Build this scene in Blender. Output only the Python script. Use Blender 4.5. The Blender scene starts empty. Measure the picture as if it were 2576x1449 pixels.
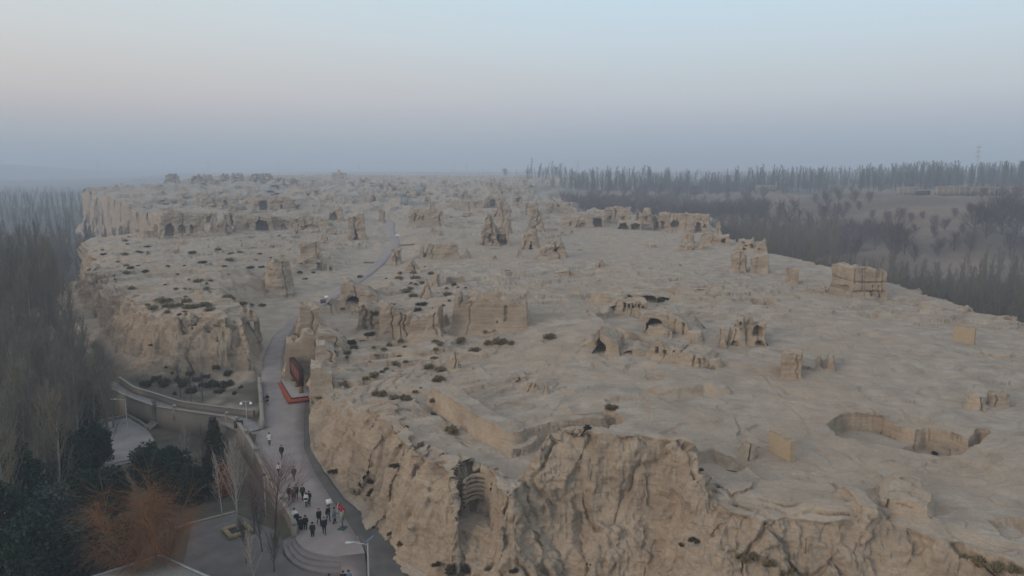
import bpy, bmesh, math, random
import numpy as np
from mathutils import Vector, Matrix
R = math.radians
scene = bpy.context.scene
COL = scene.collection

# ------------------------------------------------------------------ camera
CAMZ, PITCH, F = 36.0, R(8.706), 1910.0      # all pixel picks below are in a 2576 x 1449 frame
cam = bpy.data.cameras.new("camera")
cam.sensor_width = 36.0
cam.lens = 36.0 * F / 2576.0
cam.clip_start, cam.clip_end = 0.5, 60000
camo = bpy.data.objects.new("camera", cam)
COL.objects.link(camo)
camo.location = (0, 0, CAMZ)
camo.rotation_euler = (R(90) - PITCH, 0, 0)
scene.camera = camo

# ------------------------------------------------------------------ sky and sun (dusk, sun just behind the camera, a little to the left)
world = bpy.data.worlds.new("World")
scene.world = world
world.use_nodes = True
wn, wl = world.node_tree.nodes, world.node_tree.links
wn.clear()
SUN_EL, SUN_AZ = 15.0, 228.0                 # degrees; azimuth clockwise from +Y
sky = wn.new("ShaderNodeTexSky")
sky.sky_type = 'NISHITA'
sky.sun_disc = False
sky.sun_elevation = R(SUN_EL)
sky.sun_rotation = R(SUN_AZ)
sky.air_density = 1.6
sky.dust_density = 2.5
sky.ozone_density = 2.0
# the twilight arch: a pink band above a blue-grey earth shadow, paler blue overhead
tc = wn.new("ShaderNodeTexCoord")
sx = wn.new("ShaderNodeSeparateXYZ")
wl.new(tc.outputs["Generated"], sx.inputs[0])
ramp = wn.new("ShaderNodeValToRGB")
cr = ramp.color_ramp
def _s(r, g, b): return tuple(((c / 255 + 0.055) / 1.055) ** 2.4 for c in (r, g, b))
SKYC = [(0.0, _s(155, 173, 186)), (0.017, _s(160, 177, 189)), (0.042, _s(171, 183, 194)), (0.067, _s(185, 190, 200)), (0.091, _s(196, 200, 207)),
        (0.115, _s(199, 206, 211)), (0.161, _s(201, 216, 226)), (0.207, _s(199, 221, 234)), (0.45, _s(194, 208, 222)), (1.0, _s(192, 202, 214))]
cr.elements[0].position, cr.elements[0].color = SKYC[0][0], (*SKYC[0][1], 1)
cr.elements[1].position, cr.elements[1].color = SKYC[-1][0], (*SKYC[-1][1], 1)
for p, c in SKYC[1:-1]:
    e = cr.elements.new(p)
    e.color = (*c, 1)
wl.new(sx.outputs["Z"], ramp.inputs[0])
# warmer and pinker towards the left
mr = wn.new("ShaderNodeMapRange")
mr.inputs[1].default_value, mr.inputs[2].default_value = 0.15, -0.6
wl.new(sx.outputs["X"], mr.inputs[0])
wm = wn.new("ShaderNodeMix"); wm.data_type = 'RGBA'; wm.blend_type = 'MULTIPLY'
wl.new(mr.outputs[0], wm.inputs[0]); wl.new(ramp.outputs[0], wm.inputs[6])
wm.inputs[7].default_value = (1.14, 0.975, 0.86, 1)
bg1 = wn.new("ShaderNodeBackground"); bg1.inputs[1].default_value = 0.815
wl.new(wm.outputs[2], bg1.inputs[0])
bg2 = wn.new("ShaderNodeBackground"); bg2.inputs[1].default_value = 0.006
wl.new(sky.outputs[0], bg2.inputs[0])
add = wn.new("ShaderNodeAddShader")
wl.new(bg1.outputs[0], add.inputs[0]); wl.new(bg2.outputs[0], add.inputs[1])
wo = wn.new("ShaderNodeOutputWorld")
wl.new(add.outputs[0], wo.inputs[0])

sl = bpy.data.lights.new("sun", 'SUN')
sl.energy, sl.angle, sl.color = 1.1, R(16), (1.0, 0.85, 0.70)
so = bpy.data.objects.new("sun", sl)
COL.objects.link(so)
_d = Vector((math.sin(R(SUN_AZ)) * math.cos(R(SUN_EL)), math.cos(R(SUN_AZ)) * math.cos(R(SUN_EL)), math.sin(R(SUN_EL))))
so.rotation_euler = _d.to_track_quat('Z', 'Y').to_euler()
so.location = (0, -50, 80)

vs = scene.view_settings
vs.view_transform, vs.look, vs.gamma, vs.exposure = 'Standard', 'None', 1.0, 0.32
vs.use_curve_mapping = False
scene.render.engine = 'CYCLES'
cy = scene.cycles
cy.use_denoising = True
cy.max_bounces, cy.diffuse_bounces, cy.glossy_bounces, cy.transparent_max_bounces, cy.volume_bounces = 4, 3, 1, 8, 1
cy.use_adaptive_sampling = True
cy.adaptive_threshold = 0.02
cy.caustics_reflective = cy.caustics_refractive = False
scene.render.use_persistent_data = False

# ------------------------------------------------------------------ noise
_rng = np.random.RandomState(7)
_P = _rng.permutation(4096).astype(np.int32)
_V = (_rng.rand(4096) * 2 - 1).astype(np.float32)
def vnoise(x, y, z=0.0, seed=0):
    x, y, z = np.broadcast_arrays(np.asarray(x, np.float32), np.asarray(y, np.float32), np.asarray(z, np.float32))
    xi, yi, zi = np.floor(x), np.floor(y), np.floor(z)
    fx, fy, fz = x - xi, y - yi, z - zi
    xi, yi, zi = xi.astype(np.int32) + seed * 131, yi.astype(np.int32), zi.astype(np.int32)
    fx, fy, fz = (t * t * (3 - 2 * t) for t in (fx, fy, fz))
    r = 0
    for a in (0, 1):
        pa = _P[(xi + a) & 4095]; wa = fx if a else 1 - fx
        for b in (0, 1):
            pb = _P[(pa + yi + b) & 4095]; wb = wa * (fy if b else 1 - fy)
            r = r + wb * ((1 - fz) * _V[_P[(pb + zi) & 4095]] + fz * _V[_P[(pb + zi + 1) & 4095]])
    return r
def fbm(x, y, z=0.0, octs=4, seed=0, gain=0.5):
    s, a, n = 0, 1.0, 0
    for o in range(octs):
        s = s + a * vnoise(np.asarray(x) * 2 ** o + 7.7 * o, np.asarray(y) * 2 ** o + 3.1 * o, np.asarray(z) * 2 ** o, seed + o)
        n += a; a *= gain
    return s / n
def sstep(a, b, x):
    t = np.clip((x - a) / (b - a), 0, 1)
    return t * t * (3 - 2 * t)

# ------------------------------------------------------------------ picks -> world
CP, SP = math.cos(PITCH), math.sin(PITCH)
def ray(px, py):
    x, y = (px - 1288.0) / F, -(py - 724.5) / F
    return np.array([x, CP + y * SP, -SP + y * CP])
def G(px, py, z):
    d = ray(px, py)
    t = (z - CAMZ) / d[2]
    return (d[0] * t, d[1] * t)
def GL(pts, z=None):
    return [G(p[0], p[1], p[2] if z is None else z) for p in pts]

def seg_info(X, Y, pts, closed=False):
    """distance to a polyline, index+fraction along it, signed side (+ = right of travel)"""
    best = np.full(X.shape, 1e9, np.float32); par = np.zeros(X.shape, np.float32); side = np.zeros(X.shape, np.float32)
    n = len(pts)
    for i in range(n if closed else n - 1):
        ax, ay = pts[i]; bx, by = pts[(i + 1) % n]
        dx, dy = bx - ax, by - ay
        L2 = dx * dx + dy * dy + 1e-9
        t = np.clip(((X - ax) * dx + (Y - ay) * dy) / L2, 0, 1)
        ex, ey = X - ax - t * dx, Y - ay - t * dy
        d = np.sqrt(ex * ex + ey * ey)
        m = d < best
        best = np.where(m, d, best); par = np.where(m, i + t, par)
        side = np.where(m, dy * ex - dx * ey, side)
    return best, par, side
def inside(X, Y, pts):
    c = np.zeros(X.shape, bool); n = len(pts)
    for i in range(n):
        ax, ay = pts[i]; bx, by = pts[(i + 1) % n]
        if ay == by: continue
        m = ((ay > Y) != (by > Y)) & (X < (bx - ax) * (Y - ay) / (by - ay) + ax)
        c ^= m
    return c
def sdist(X, Y, pts):
    """signed distance, positive inside"""
    d, _, _ = seg_info(X, Y, pts, True)
    return np.where(inside(X, Y, pts), d, -d)

# ------------------------------------------------------------------ terrain
TOPS = [(1300,1200,9.4),(1150,1120,9.2),(1000,1030,8.8),(900,980,8.2),(820,920,7.3),(850,880,7.5),(960,900,8.5),(1100,930,9.5),
 (1200,860,9.5),(1350,1000,10.8),(1500,1000,11),(1600,1200,10.5),(2000,1200,10),(2500,1350,9.6),(2500,1000,10),(2500,800,10.5),
 (2100,900,11),(1800,800,11),(1500,800,11),(1300,750,11),(1000,720,9.5),(1100,700,10.2),(1500,650,11.5),(2000,700,11),(1900,620,12),
 (1700,590,12),(1300,600,11.5),(900,560,12),(1200,520,13.5),(1400,530,13.5),(1000,500,15.5),(700,490,18),(1200,470,20),(400,590,12),
 (300,700,12),(500,700,12),(600,770,12.5),(360,760,12),(800,600,11.3),(700,640,12),(860,720,9.2),(600,450,25.5),(1100,450,24.5),(850,446,26),(300,472,21),(1500,520,13.5)]
BASES = [(2300,510,17),(2450,525,18),(2150,540,9),(2300,600,4),(2200,640,-7),(2450,640,-2),(2576,620,1),(2576,490,20),(2350,490,20),
 (2100,482,19),(1900,472,18),(1700,462,17),(1400,455,14),(2000,505,6),(1850,520,-6),(1700,500,-6),(1500,490,-4),(2576,700,-13),
 (2400,700,-14),(2400,790,-14),(2100,660,-14),(1900,580,-14),(1600,520,-12),(2576,900,-14),
 (100,760,-7),(100,600,-10),(100,500,-10),(20,480,-8),(150,470,-6),(60,452,4),(300,448,6),(200,1000,-3),(200,800,-6),(60,1200,-2.5),
 (500,1350,-0.3),(700,1420,0),(300,1300,-0.8),(400,1180,-1.0),(1500,1449,-3),(1080,1449,-.3),(2300,1600,-6),(350,1100,-1.0),(480,1120,-1.2),(150,1400,-1.0)]
def _uv(x, y):
    y = np.maximum(y, 12.0)
    return 4.0 * x / y, 3.2 * np.log(y)
_tp = [(*_uv(*G(*p)), p[2]) for p in TOPS]
_bp = [(*_uv(*G(*p)), p[2]) for p in BASES] + [(*_uv(*w[:2]), w[2]) for w in
       [(100,1000,15),(150,900,16),(300,900,20),(500,900,20),(650,900,20),(200,1200,20),(500,1200,21),(800,1200,21),(330,700,19),(450,700,20),(250,720,17),(230,640,14),(60,1500,14),(-2900,4200,75),(-1500,3600,30),(-700,4200,36),(0,4000,33),(1500,4000,36),(3000,4000,38),(2000,2000,22),(900,1500,20),(100,2000,14),(-500,2000,12),
        (-3000,8500,80),(0,8500,56),(4000,8500,60)]]
def shep(X, Y, P, p=1.7, eps=0.05):
    u, v = _uv(X, Y)
    n = 0; s = 0
    for a, b, z in P:
        w = 1.0 / (((u - a) ** 2 + (v - b) ** 2) + eps) ** p
        n = n + w * z; s = s + w
    return n / s

RIM = GL([(2900,1490,9.6),(2576,1402,9.6),(2440,1352,9.7),(2330,1322,9.8),(2200,1300,9.9),(2050,1288,10),(1930,1290,10),(1830,1262,10.4),(1775,1190,11),(1745,1135,12.6),
 (1700,1106,13),(1560,1100,13),(1450,1088,13),(1385,1084,13),(1372,1110,11.4),(1355,1160,10.4),(1310,1190,9.7),(1290,1226,9.5),(1242,1214,9.4),
 (1152,1182,9.4),(1095,1150,9.3),(1040,1112,9.2),(985,1062,9.0),(930,1025,8.6),(880,1000,8.3),(830,968,7.8),(800,950,7.5),(783,918,7.2),(770,850,7.4),
 (720,832,9),(700,815,9.5),(655,800,11.5),(600,786,12),(550,792,12),(500,788,12),(440,792,12),(400,785,12),(345,768,12),(312,742,12),
 (270,715,12),(232,680,12),(218,640,12),(208,602,12),(235,590,12),(300,588,12),(400,583,12.2)])
RIM += [(-155,340),(-168,375),(-222,450),(-290,540),(-334,600),(-365,700),(-420,1000),(-380,1500),(-60,1600),(120,1300)]
RIM += GL([(1345,474,18),(1352,487,17),(1440,520,13.6),(1450,530,13.3),(1580,528,13),(1600,545,12.6),(1780,545,12.3),(1800,578,12),(1850,600,12),(1930,632,11.6),
 (2000,648,11.2),(2100,668,11),(2250,708,10.8),(2380,745,10.7),(2480,780,10.6),(2576,808,10.5)])
_last = RIM[-1]
RIM += [(150, 85), (150, 20), (60, 20)]

# road: left edge, right edge, height (pixel picks)
ROADP = [((744,1352),(905,1362),0.6),((733,1305),(874,1312),0.7),((701,1255),(838,1262),0.85),((666,1190),(793,1190),1.15),((638,1130),(766,1130),1.5),
 ((650,1070),(766,1070),2.0),((657,1010),(768,1010),2.6),((657,960),(722,958),3.1),((660,905),(712,905),3.7),((678,862),(718,862),4.3),
 ((708,812),(742,822),5.0),((745,780),(782,790),5.7),((797,748),(832,760),6.5),((858,708),(885,722),7.8),((912,680),(938,688),8.9),((940,655),(966,664),9.5),
 ((957,632),(986,640),9.9),((982,615),(1008,619),10.3),((985,602),(1002,600),10.5),((972,580),(992,580),10.9),((970,562),(994,562),11.2),((960,551),(978,549),11.4)]
RL = [G(*a, z) for a, b, z in ROADP]; RR = [G(*b, z) for a, b, z in ROADP]; RZ = np.array([z for _, _, z in ROADP], np.float32)
RC = [((a[0] + b[0]) / 2, (a[1] + b[1]) / 2) for a, b in zip(RL, RR)]
RH = np.array([math.dist(a, b) / 2 for a, b in zip(RL, RR)], np.float32)
RFLAT = np.array([1,1,1,1,1,1,1,1.0,.5,.6,1.2,3,4,4,4,2,1.5,1,1,1,1,1], np.float32)
RK    = np.array([9,9,9,9,9,9,6,4.0,3.2,2.4,1.6,.8,.55,.45,.35,.3,.3,.3,.3,.3,.3,.3], np.float32)
PATHP = [(650,1081,2.05),(632,1074,2.0),(590,1056,1.9),(560,1048,1.83),(524,1043,1.75),(470,1035,1.6),(440,1030,1.5),(397,1016,1.35),(340,999,1.2),(290,975,0.9),(200,940,0)]
PC = [G(*p) for p in PATHP]; PZ = np.array([p[2] for p in PATHP], np.float32); PHW = 1.5

# sunken courts and pits: (pixel outline of the floor, floor height, wall steepness)
PITS = [
 ([(1120,1040),(1165,1075),(1230,1115),(1290,1150),(1345,1135),(1372,1105),(1420,1078),(1520,1068),(1560,1100),(1380,1160),(1300,1205),(1150,1150),(1060,1110),(1000,1060)], 8.9, 5.0),
 ([(2072,1104),(2115,1080),(2190,1086),(2250,1106),(2300,1118),(2345,1108),(2400,1130),(2440,1150),(2470,1120),(2455,1150),(2400,1178),(2350,1182),(2280,1165),(2200,1150),(2120,1140)], 8.2, 6.0),
 ([(2262,1150),(2330,1128),(2385,1150),(2378,1190),(2320,1178)], 7.4, 6.0),
 ([(1505,810),(1545,790),(1600,795),(1625,812),(1640,835),(1600,860),(1530,842)], 9.4, 5.0),
 ([(1540,760),(1600,742),(1700,745),(1680,765),(1640,790),(1590,772)], 9.8, 5.0),
 ([(1500,850),(1545,842),(1640,870),(1780,905),(1760,930),(1640,915),(1520,895),(1440,880)], 10.2, 2.5),
 ([(1745,1170),(1790,1162),(1860,1190),(1830,1212),(1760,1215)], 9.0, 2.5),
 ([(2150,780),(2200,778),(2240,785),(2180,792)], 10.2, 1.6),
 ([(1660,1010),(1790,992),(1800,1010),(1700,1030)], 10.3, 1.2),
 ([(1520,1010),(1610,1005),(1615,1028),(1540,1032)], 10.4, 2.0),
 ([(1240,1045),(1300,1035),(1310,1055),(1255,1062)], 9.9, 3.0),
 ([(2500,1330),(2570,1325),(2600,1360),(2540,1370)], 8.9, 2.0),
 ([(2100,850),(2170,842),(2230,855),(2180,870)], 10.3, 1.2),
 ([(1162,1300),(1200,1283),(1240,1302),(1252,1400),(1166,1395)], 4.8, 14.0),
 ([(1120,850),(1090,840),(960,855),(870,855),(840,880),(900,880),(1000,865)], 7.6, 1.5),
 ([(820,800),(900,790),(940,830),(880,850),(830,830)], 6.6, 1.0),
 ([(706,925),(742,922),(800,930),(800,1000),(772,1012),(715,990)], 3.0, 9.0),
 ([(870,640),(940,620),(960,650),(900,670)], 9.6, .35),
 ([(1130,935),(1190,918),(1210,930),(1150,945)], 8.9, 1.6),
 ([(2340,770),(2400,765),(2390,775),(2350,780)], 10.2, .8)]
PITS = [([G(x, y, z) for x, y in p], z, k) for p, z, k in PITS]
# banks, ledges and mounds left standing: (pixel crest line, height, half width, steepness)
RIDGES = [
 ([(1110,968),(1180,1015),(1240,1050),(1290,1072)], 10.9, 1.2, 3.0),
 ([(1300,1072),(1400,1052),(1500,1046)], 10.8, .8, 3.0),
 ([(1660,975),(1770,960),(1800,968)], 11.2, 1.0, .8),
 ([(1520,735),(1560,742)], 12.0, 1.5, 1.2),
 ([(1690,770),(1745,835)], 12.0, 1.0, 2.0),
 ([(1650,870),(1740,895),(1800,905)], 11.6, 1.0, 2.5),
 ([(2140,1225),(2180,1260)], 10.7, .6, 1.0),
 ([(1560,1180),(1580,1260)], 6.5, .6, 2.0),
 ([(860,720),(960,770),(960,800)], 9.2, 1.0, 3.0),
 ([(960,780),(1020,800),(1090,795)], 9.9, 1.3, 3.0),
 ([(1080,780),(1110,790)], 10.6, 1.0, 3.0),
 ([(1400,1088),(1450,1080),(1520,1086),(1560,1094),(1640,1092),(1700,1104),(1742,1140)], 13.2, .9, 2.4),
 ([(1392,1082),(1455,1078)], 13.6, .8, 3.0),
 ([(590,790),(635,795),(660,812)], 13.6, 2.0, 2.5),
 ([(800,862),(850,880)], 8.4, .8, 3.0),
]
RIDGES = [([G(x, y, z) for x, y in p], z, w, k) for p, z, w, k in RIDGES]

FLATS = [([(480,1318),(590,1290),(700,1332),(742,1368),(760,1385),(800,1400),(920,1395),(960,1449),(975,1700),(400,1700),(455,1449)], 0.0),
 ([(258,1062),(322,1048),(372,1078),(392,1105),(380,1150),(250,1185),(235,1120)], -1.0)]
FLATS = [([G(x, y, z) for x, y in p], z) for p, z in FLATS]
PLAZA = [(744,1350),(747,1360),(756,1372),(784,1387),(819,1395),(856,1397),(918,1391),(905,1360),(890,1335)]
def H(X, Y, fine=True):
    X = np.asarray(X, np.float32); Y = np.asarray(Y, np.float32)
    wx = 2.2 * fbm(X / 9, Y / 9, 0, 3, 1); wy = 2.2 * fbm(X / 9, Y / 9, 0, 3, 11)
    far = sstep(60, 260, Y)
    fr2 = 16 * sstep(330, 520, Y)
    jx, jy = X + wx * (0.45 + far) + fr2 * fbm(X / 50, Y / 50, 0, 3, 15), Y + wy * (0.45 + far) + fr2 * fbm(X / 50, Y / 50, 0, 3, 16)
    sd = sdist(jx, jy, RIM) + .8 * fbm(X / 2.4, Y / 2.4, 0, 3, 17)
    T = shep(X, Y, _tp); B = shep(X, Y, _bp, 2.0)
    # relief of the plateau: low swells broken into thin wind-cut ledges
    e = sstep(40, 300, Y)
    sw = fbm(X / 16, Y / 11, 0, 4, 3)
    lo = fbm(X / 38, Y / 30, 0, 3, 5)
    q = (sw * 1.5 + lo * 1.6) * 1.6
    fq = q - np.floor(q)
    led = (np.floor(q) + sstep(0.82, 0.97, fq)) / 1.6
    calm = 0.40 + 0.7 * sstep(-0.2, 0.5, fbm(X / 60, Y / 60, 0, 2, 8) + 0.55 * sstep(250, 420, Y) + 0.5 * sstep(0, -60, X) - .5 * sstep(-10, 10, X) * sstep(150, 90, Y))
    rel = (0.85 * led + 0.3 * sw) * calm + 0.10 * fbm(X / 2.2, Y / 1.6, 0, 3, 9)
    q2 = fbm(X / 7, Y / 4.5, 0, 3, 21) * 3.2
    f2 = q2 - np.floor(q2)
    rel = rel + calm * 0.30 * ((np.floor(q2) + sstep(.8, .98, f2)) - q2)
    gl_ = np.abs(fbm(X / 13 + .4 * wx, Y / 17, 0, 4, 23))
    rel = rel - 0.30 * sstep(.07, .0, gl_) * (.3 + .7 * calm)
    bl = fbm(X / 8, Y / 5, 0, 2, 27)
    rel = rel - 0.7 * sstep(.44, .6, bl) * calm
    # far old city: chaotic stubs of walls
    city = sstep(330, 520, Y)
    st = vnoise(X / 9, Y / 22, 0, 31) + 0.6 * vnoise(X / 4, Y / 10, 0, 32)
    rel = rel + city * (3.2 * sstep(0.22, 0.34, st) - 1.6 * sstep(-.3, -.45, st) + 1.4 * fbm(X / 15, Y / 30, 0, 3, 33)) * (0.7 + 0.6 * sstep(500, 1100, Y))
    top = T + rel - 0.5 * sstep(2.5, 0, sd) * sstep(0, 400, sd * 0 + 400)
    for pts, z, k in PITS:
        xs = [p[0] for p in pts]; ys = [p[1] for p in pts]
        bb = (X > min(xs) - 14) & (X < max(xs) + 14) & (Y > min(ys) - 14) & (Y < max(ys) + 14)
        if not bb.any(): continue
        d = -sdist((X + wx * .7)[bb], (Y + wy * .7)[bb], pts) if z < 8.85 and z > 7 else -sdist((X + wx * .25)[bb], (Y + wy * .25)[bb], pts)
        fl = z + 0.10 * rel[bb] + k * np.maximum(0, d) * (1 + .5 * vnoise(X[bb] / 3, Y[bb] / 3, 0, 44))
        top[bb] = np.where(d < 14, np.minimum(top[bb], fl), top[bb])
    for pts, z, w, k in RIDGES:
        d, par, _ = seg_info(X + wx * .25, Y + wy * .25, pts)
        zz = z + 0.35 * fbm(X / 1.8, Y / 1.8, 0, 2, 41)
        top = np.maximum(top, np.minimum(zz - k * np.maximum(0, d - w), T + 3.5))
    # bases: courtyard, road and path embankments
    dr, pr, sr = seg_info(X, Y, RC)
    i = np.arange(len(RZ)); zr = np.interp(pr, i, RZ).astype(np.float32); hr = np.interp(pr, i, RH).astype(np.float32)
    dp, pp, sp = seg_info(X, Y, PC)
    zp = np.interp(pp, np.arange(len(PZ)), PZ).astype(np.float32)
    base = B + 0.35 * fbm(X / 9, Y / 9, 0, 3, 51) * sstep(3, 9, dr)
    _o = np.argsort([c[1] for c in RC]); sr = X - np.interp(Y, np.array([c[1] for c in RC])[_o], np.array([c[0] for c in RC])[_o])
    _o = np.argsort([c[0] for c in PC]); sp = Y - np.interp(X, np.array([c[0] for c in PC])[_o], np.array([c[1] for c in PC])[_o])
    north = (sp > 0) & (pp > 0.02)
    base = np.where(north & (dp < 60), zp + 0.10 * np.maximum(dp - PHW, 0), base)
    base = np.where((dp < PHW + 0.2) & ((sp > 0) | (dp < PHW - .2)), zp, base)
    right = (sr > 0) & (dr < 24) & (pr > 0.02)
    base = np.where(right, zr - 0.02 + np.clip(1.2 * (dr - hr - np.where(pr < 1.5, 2.2, .9)), 0, 3.0) * sstep(9.0, 6.0, pr) * (1 + .4 * vnoise(X / 1.5, Y / 1.5, 0, 47)), base)
    onroad = (dr < hr + 0.15) & ((sr > 0) | (dr < hr - .25) | (pr > 5.5)) & (pr > 0.05)
    base = np.where(onroad & (pr < 9), zr, base)
    # cliffs
    run = 7.5 + 3.0 * fbm(X / 20, Y / 20, 0, 2, 61) + 5 * sstep(110, 160, Y) * sstep(-20, -50, X) * sstep(220, 160, Y)
    run = run + 6 * sstep(-1, 4, X) * sstep(21, 16, X) * sstep(80, 75, Y) + 4 * sstep(14, 20, X) * sstep(80, 75, Y)
    o = np.clip(-sd / run, 0, 1)
    nearc = sstep(-64, -52, X) * sstep(155, 140, Y)
    on = np.clip(o * 1.12, 0, 1)
    profn = np.where(on < .55, 1 - .88 * (on / .55) ** 1.1, .12 * (1 - (on - .55) / .45) ** 1.3)
    prof = np.where(o < .28, 1 - 0.70 * (o / .28) ** 1.2, 0.30 * (1 - (o - .28) / .72) ** 1.4)
    prof = prof * (1 - nearc) + profn * nearc
    prof = np.where(sd > 0, 1.0, prof)
    h = base + (np.maximum(top, base) - base) * prof
    # road cut through the plateau
    fl = np.interp(pr, i, RFLAT).astype(np.float32); kk = np.interp(pr, i, RK).astype(np.float32)
    kv = kk * (1 + 0.5 * fbm(X / 6, Y / 6, 0, 3, 71))
    ex = np.maximum(0, dr - hr - fl)
    leftw = (sr < 0) & (pr > 8.6) & (pr < 14)
    ex = np.where(leftw, np.maximum(0, ex - 5.0 * sstep(8.6, 10, pr)), ex)
    cut = zr + 0.06 * np.maximum(0, dr - hr) + kv * ex
    cut = np.where(pr < 0.02, 1e3, cut)
    cut = np.where(pr > 20.9, zr + 4, cut)
    cut = np.where((pr > 6.0) | (dr < hr + .6), cut, 1e3)
    h = np.minimum(h, np.where(dr < 60, cut, 1e3))
    pc = zp + 2.0 * np.maximum(0, dp - PHW - .3)
    h = np.where((dp < 12) & (pp > .02), np.minimum(h, np.maximum(pc, np.where(sp > 0, zp, -99))), h)
    # plain relief far out
    out = sstep(5, 60, -sd)
    h = h + out * sstep(150, 900, Y) * 3.0 * fbm(X / 120, Y / 160, 0, 4, 81)
    tq = fbm(X / 70, Y / 30, 0, 3, 83) * 3.5; h = h + out * sstep(60, 150, X) * sstep(200, 400, Y) * 1.3 * (np.floor(tq) + sstep(.75, 1, tq - np.floor(tq)) - tq)
    lowt = (X < -60) & (Y < 200)
    for pts, z in FLATS:
        xs = [p[0] for p in pts]; ys = [p[1] for p in pts]
        bb = (X > min(xs) - 4) & (X < max(xs) + 4) & (Y > min(ys) - 4) & (Y < max(ys) + 4)
        if not bb.any(): continue
        d = sdist(X[bb], Y[bb], pts)
        m = sstep(-2.5, -.1, d) * (sd[bb] < -1)
        h[bb] = h[bb] * (1 - m) + (z - .04) * m
    return h

def zone_of(X, Y, h):
    """0 plateau earth, 1 garden and valley floor, 2 far plain"""
    sd = sdist(X, Y, RIM)
    dp, pp, sp = seg_info(X, Y, PC)
    dr, pr, sr = seg_info(X, Y, RC)
    v = sstep(9, 13, -sd)
    v = np.where((sr > 0) & (dr < 14), 0, v)
    v = np.where((sp > 0) & (dp < 40) & (X > -60), np.minimum(v, sstep(9, 22, -sd) * .6), v)
    tal = sstep(2.5, 6, -sd) * (sp > 0) * (dp < 40) * (X < -35) * (X > -110) * (Y < 170)
    v = np.maximum(v, tal * sstep(-.6, .05, fbm(X / 5, Y / 5, 0, 3, 91)) * .92)
    rb = sstep(60, 90, X)
    v = v * (1 - sstep(2.0, 9.0, h) * (1 - rb) - rb * sstep(-8., -4., h))
    f = sstep(10, 16, -sd) * (sstep(2.0, 9.0, h) * (1 - rb) + rb * sstep(-8., -4., h))
    return v, f

def ground(pxs):
    """march picks onto the terrain"""
    P = np.array(pxs, float); n = len(P)
    x, y = (P[:, 0] - 1288.0) / F, -(P[:, 1] - 724.5) / F
    D = np.stack([x, CP + y * SP, -SP + y * CP], 1)
    out = np.zeros((n, 3))
    t = np.geomspace(40, 7000, 420)
    X = D[:, :1] * t; Y = D[:, 1:2] * t; Z = CAMZ + D[:, 2:] * t
    below = Z <= H(X.ravel(), Y.ravel()).reshape(X.shape)
    k = np.argmax(below, 1); k = np.where(below.any(1), np.maximum(k, 1), len(t) - 1)
    a, b = t[k - 1], t[k]
    for _ in range(2):
        s = np.linspace(0, 1, 13)[None] * (b - a)[:, None] + a[:, None]
        X = D[:, :1] * s; Y = D[:, 1:2] * s; Z = CAMZ + D[:, 2:] * s
        below = Z <= H(X.ravel(), Y.ravel()).reshape(X.shape)
        below[:, -1] = True
        k = np.maximum(np.argmax(below, 1), 1)
        r = np.arange(n); a, b = s[r, k - 1], s[r, k]
    X, Y = D[:, 0] * b, D[:, 1] * b
    return np.stack([X, Y, H(X, Y)], 1)

# ------------------------------------------------------------------ materials
def srgb(r, g, b):
    return tuple((c / 255 / 12.92) if c / 255 <= 0.04045 else ((c / 255 + 0.055) / 1.055) ** 2.4 for c in (r, g, b))
class NT:
    def __init__(s, name, rough=0.95):
        s.m = bpy.data.materials.new(name); s.m.use_nodes = True
        s.t = s.m.node_tree; s.n = s.t.nodes; s.l = s.t.links
        s.b = s.n["Principled BSDF"]; s.b.inputs["Roughness"].default_value = rough
        s.b.inputs["Specular IOR Level"].default_value = 0.15
    def new(s, t, **kw):
        x = s.n.new(t)
        for k, v in kw.items(): setattr(x, k, v)
        return x
    def noise(s, scale, detail=4, vec=None, rough=.55):
        x = s.new("ShaderNodeTexNoise"); x.inputs["Scale"].default_value = scale; x.inputs["Detail"].default_value = detail
        x.inputs["Roughness"].default_value = rough
        if vec is not None: s.l.new(vec, x.inputs["Vector"])
        return x.outputs["Fac"]
    def pos(s, sc=(1, 1, 1), obj=False):
        if obj:
            g = s.new("ShaderNodeTexCoord").outputs["Object"]
        else:
            g = s.new("ShaderNodeNewGeometry").outputs["Position"]
        m = s.new("ShaderNodeMapping"); m.inputs["Scale"].default_value = sc
        s.l.new(g, m.inputs["Vector"]); return m.outputs[0]
    def mix(s, fac, a, b, mode='MIX'):
        x = s.new("ShaderNodeMix"); x.data_type = 'RGBA'; x.blend_type = mode
        for sock, v in ((x.inputs[0], fac), (x.inputs[6], a), (x.inputs[7], b)):
            if isinstance(v, (int, float)): sock.default_value = v
            elif isinstance(v, tuple): sock.default_value = (*v[:3], 1)
            else: s.l.new(v, sock)
        return x.outputs[2]
    def mapr(s, v, a, b, c=0., d=1.):
        x = s.new("ShaderNodeMapRange")
        x.inputs[1].default_value, x.inputs[2].default_value, x.inputs[3].default_value, x.inputs[4].default_value = a, b, c, d
        s.l.new(v, x.inputs[0]); return x.outputs[0]
    def math(s, op, a, b=0.):
        x = s.new("ShaderNodeMath", operation=op)
        for sock, v in ((x.inputs[0], a), (x.inputs[1], b)):
            if isinstance(v, (int, float)): sock.default_value = v
            else: s.l.new(v, sock)
        return x.outputs[0]
    def bump(s, h, strength, dist):
        x = s.new("ShaderNodeBump"); x.inputs["Strength"].default_value = strength; x.inputs["Distance"].default_value = dist
        s.l.new(h, x.inputs["Height"]); s.l.new(x.outputs[0], s.b.inputs["Normal"])
    def col(s, c):
        if isinstance(c, tuple): s.b.inputs["Base Color"].default_value = (*c[:3], 1)
        else: s.l.new(c, s.b.inputs["Base Color"])
        return s.m

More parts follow.
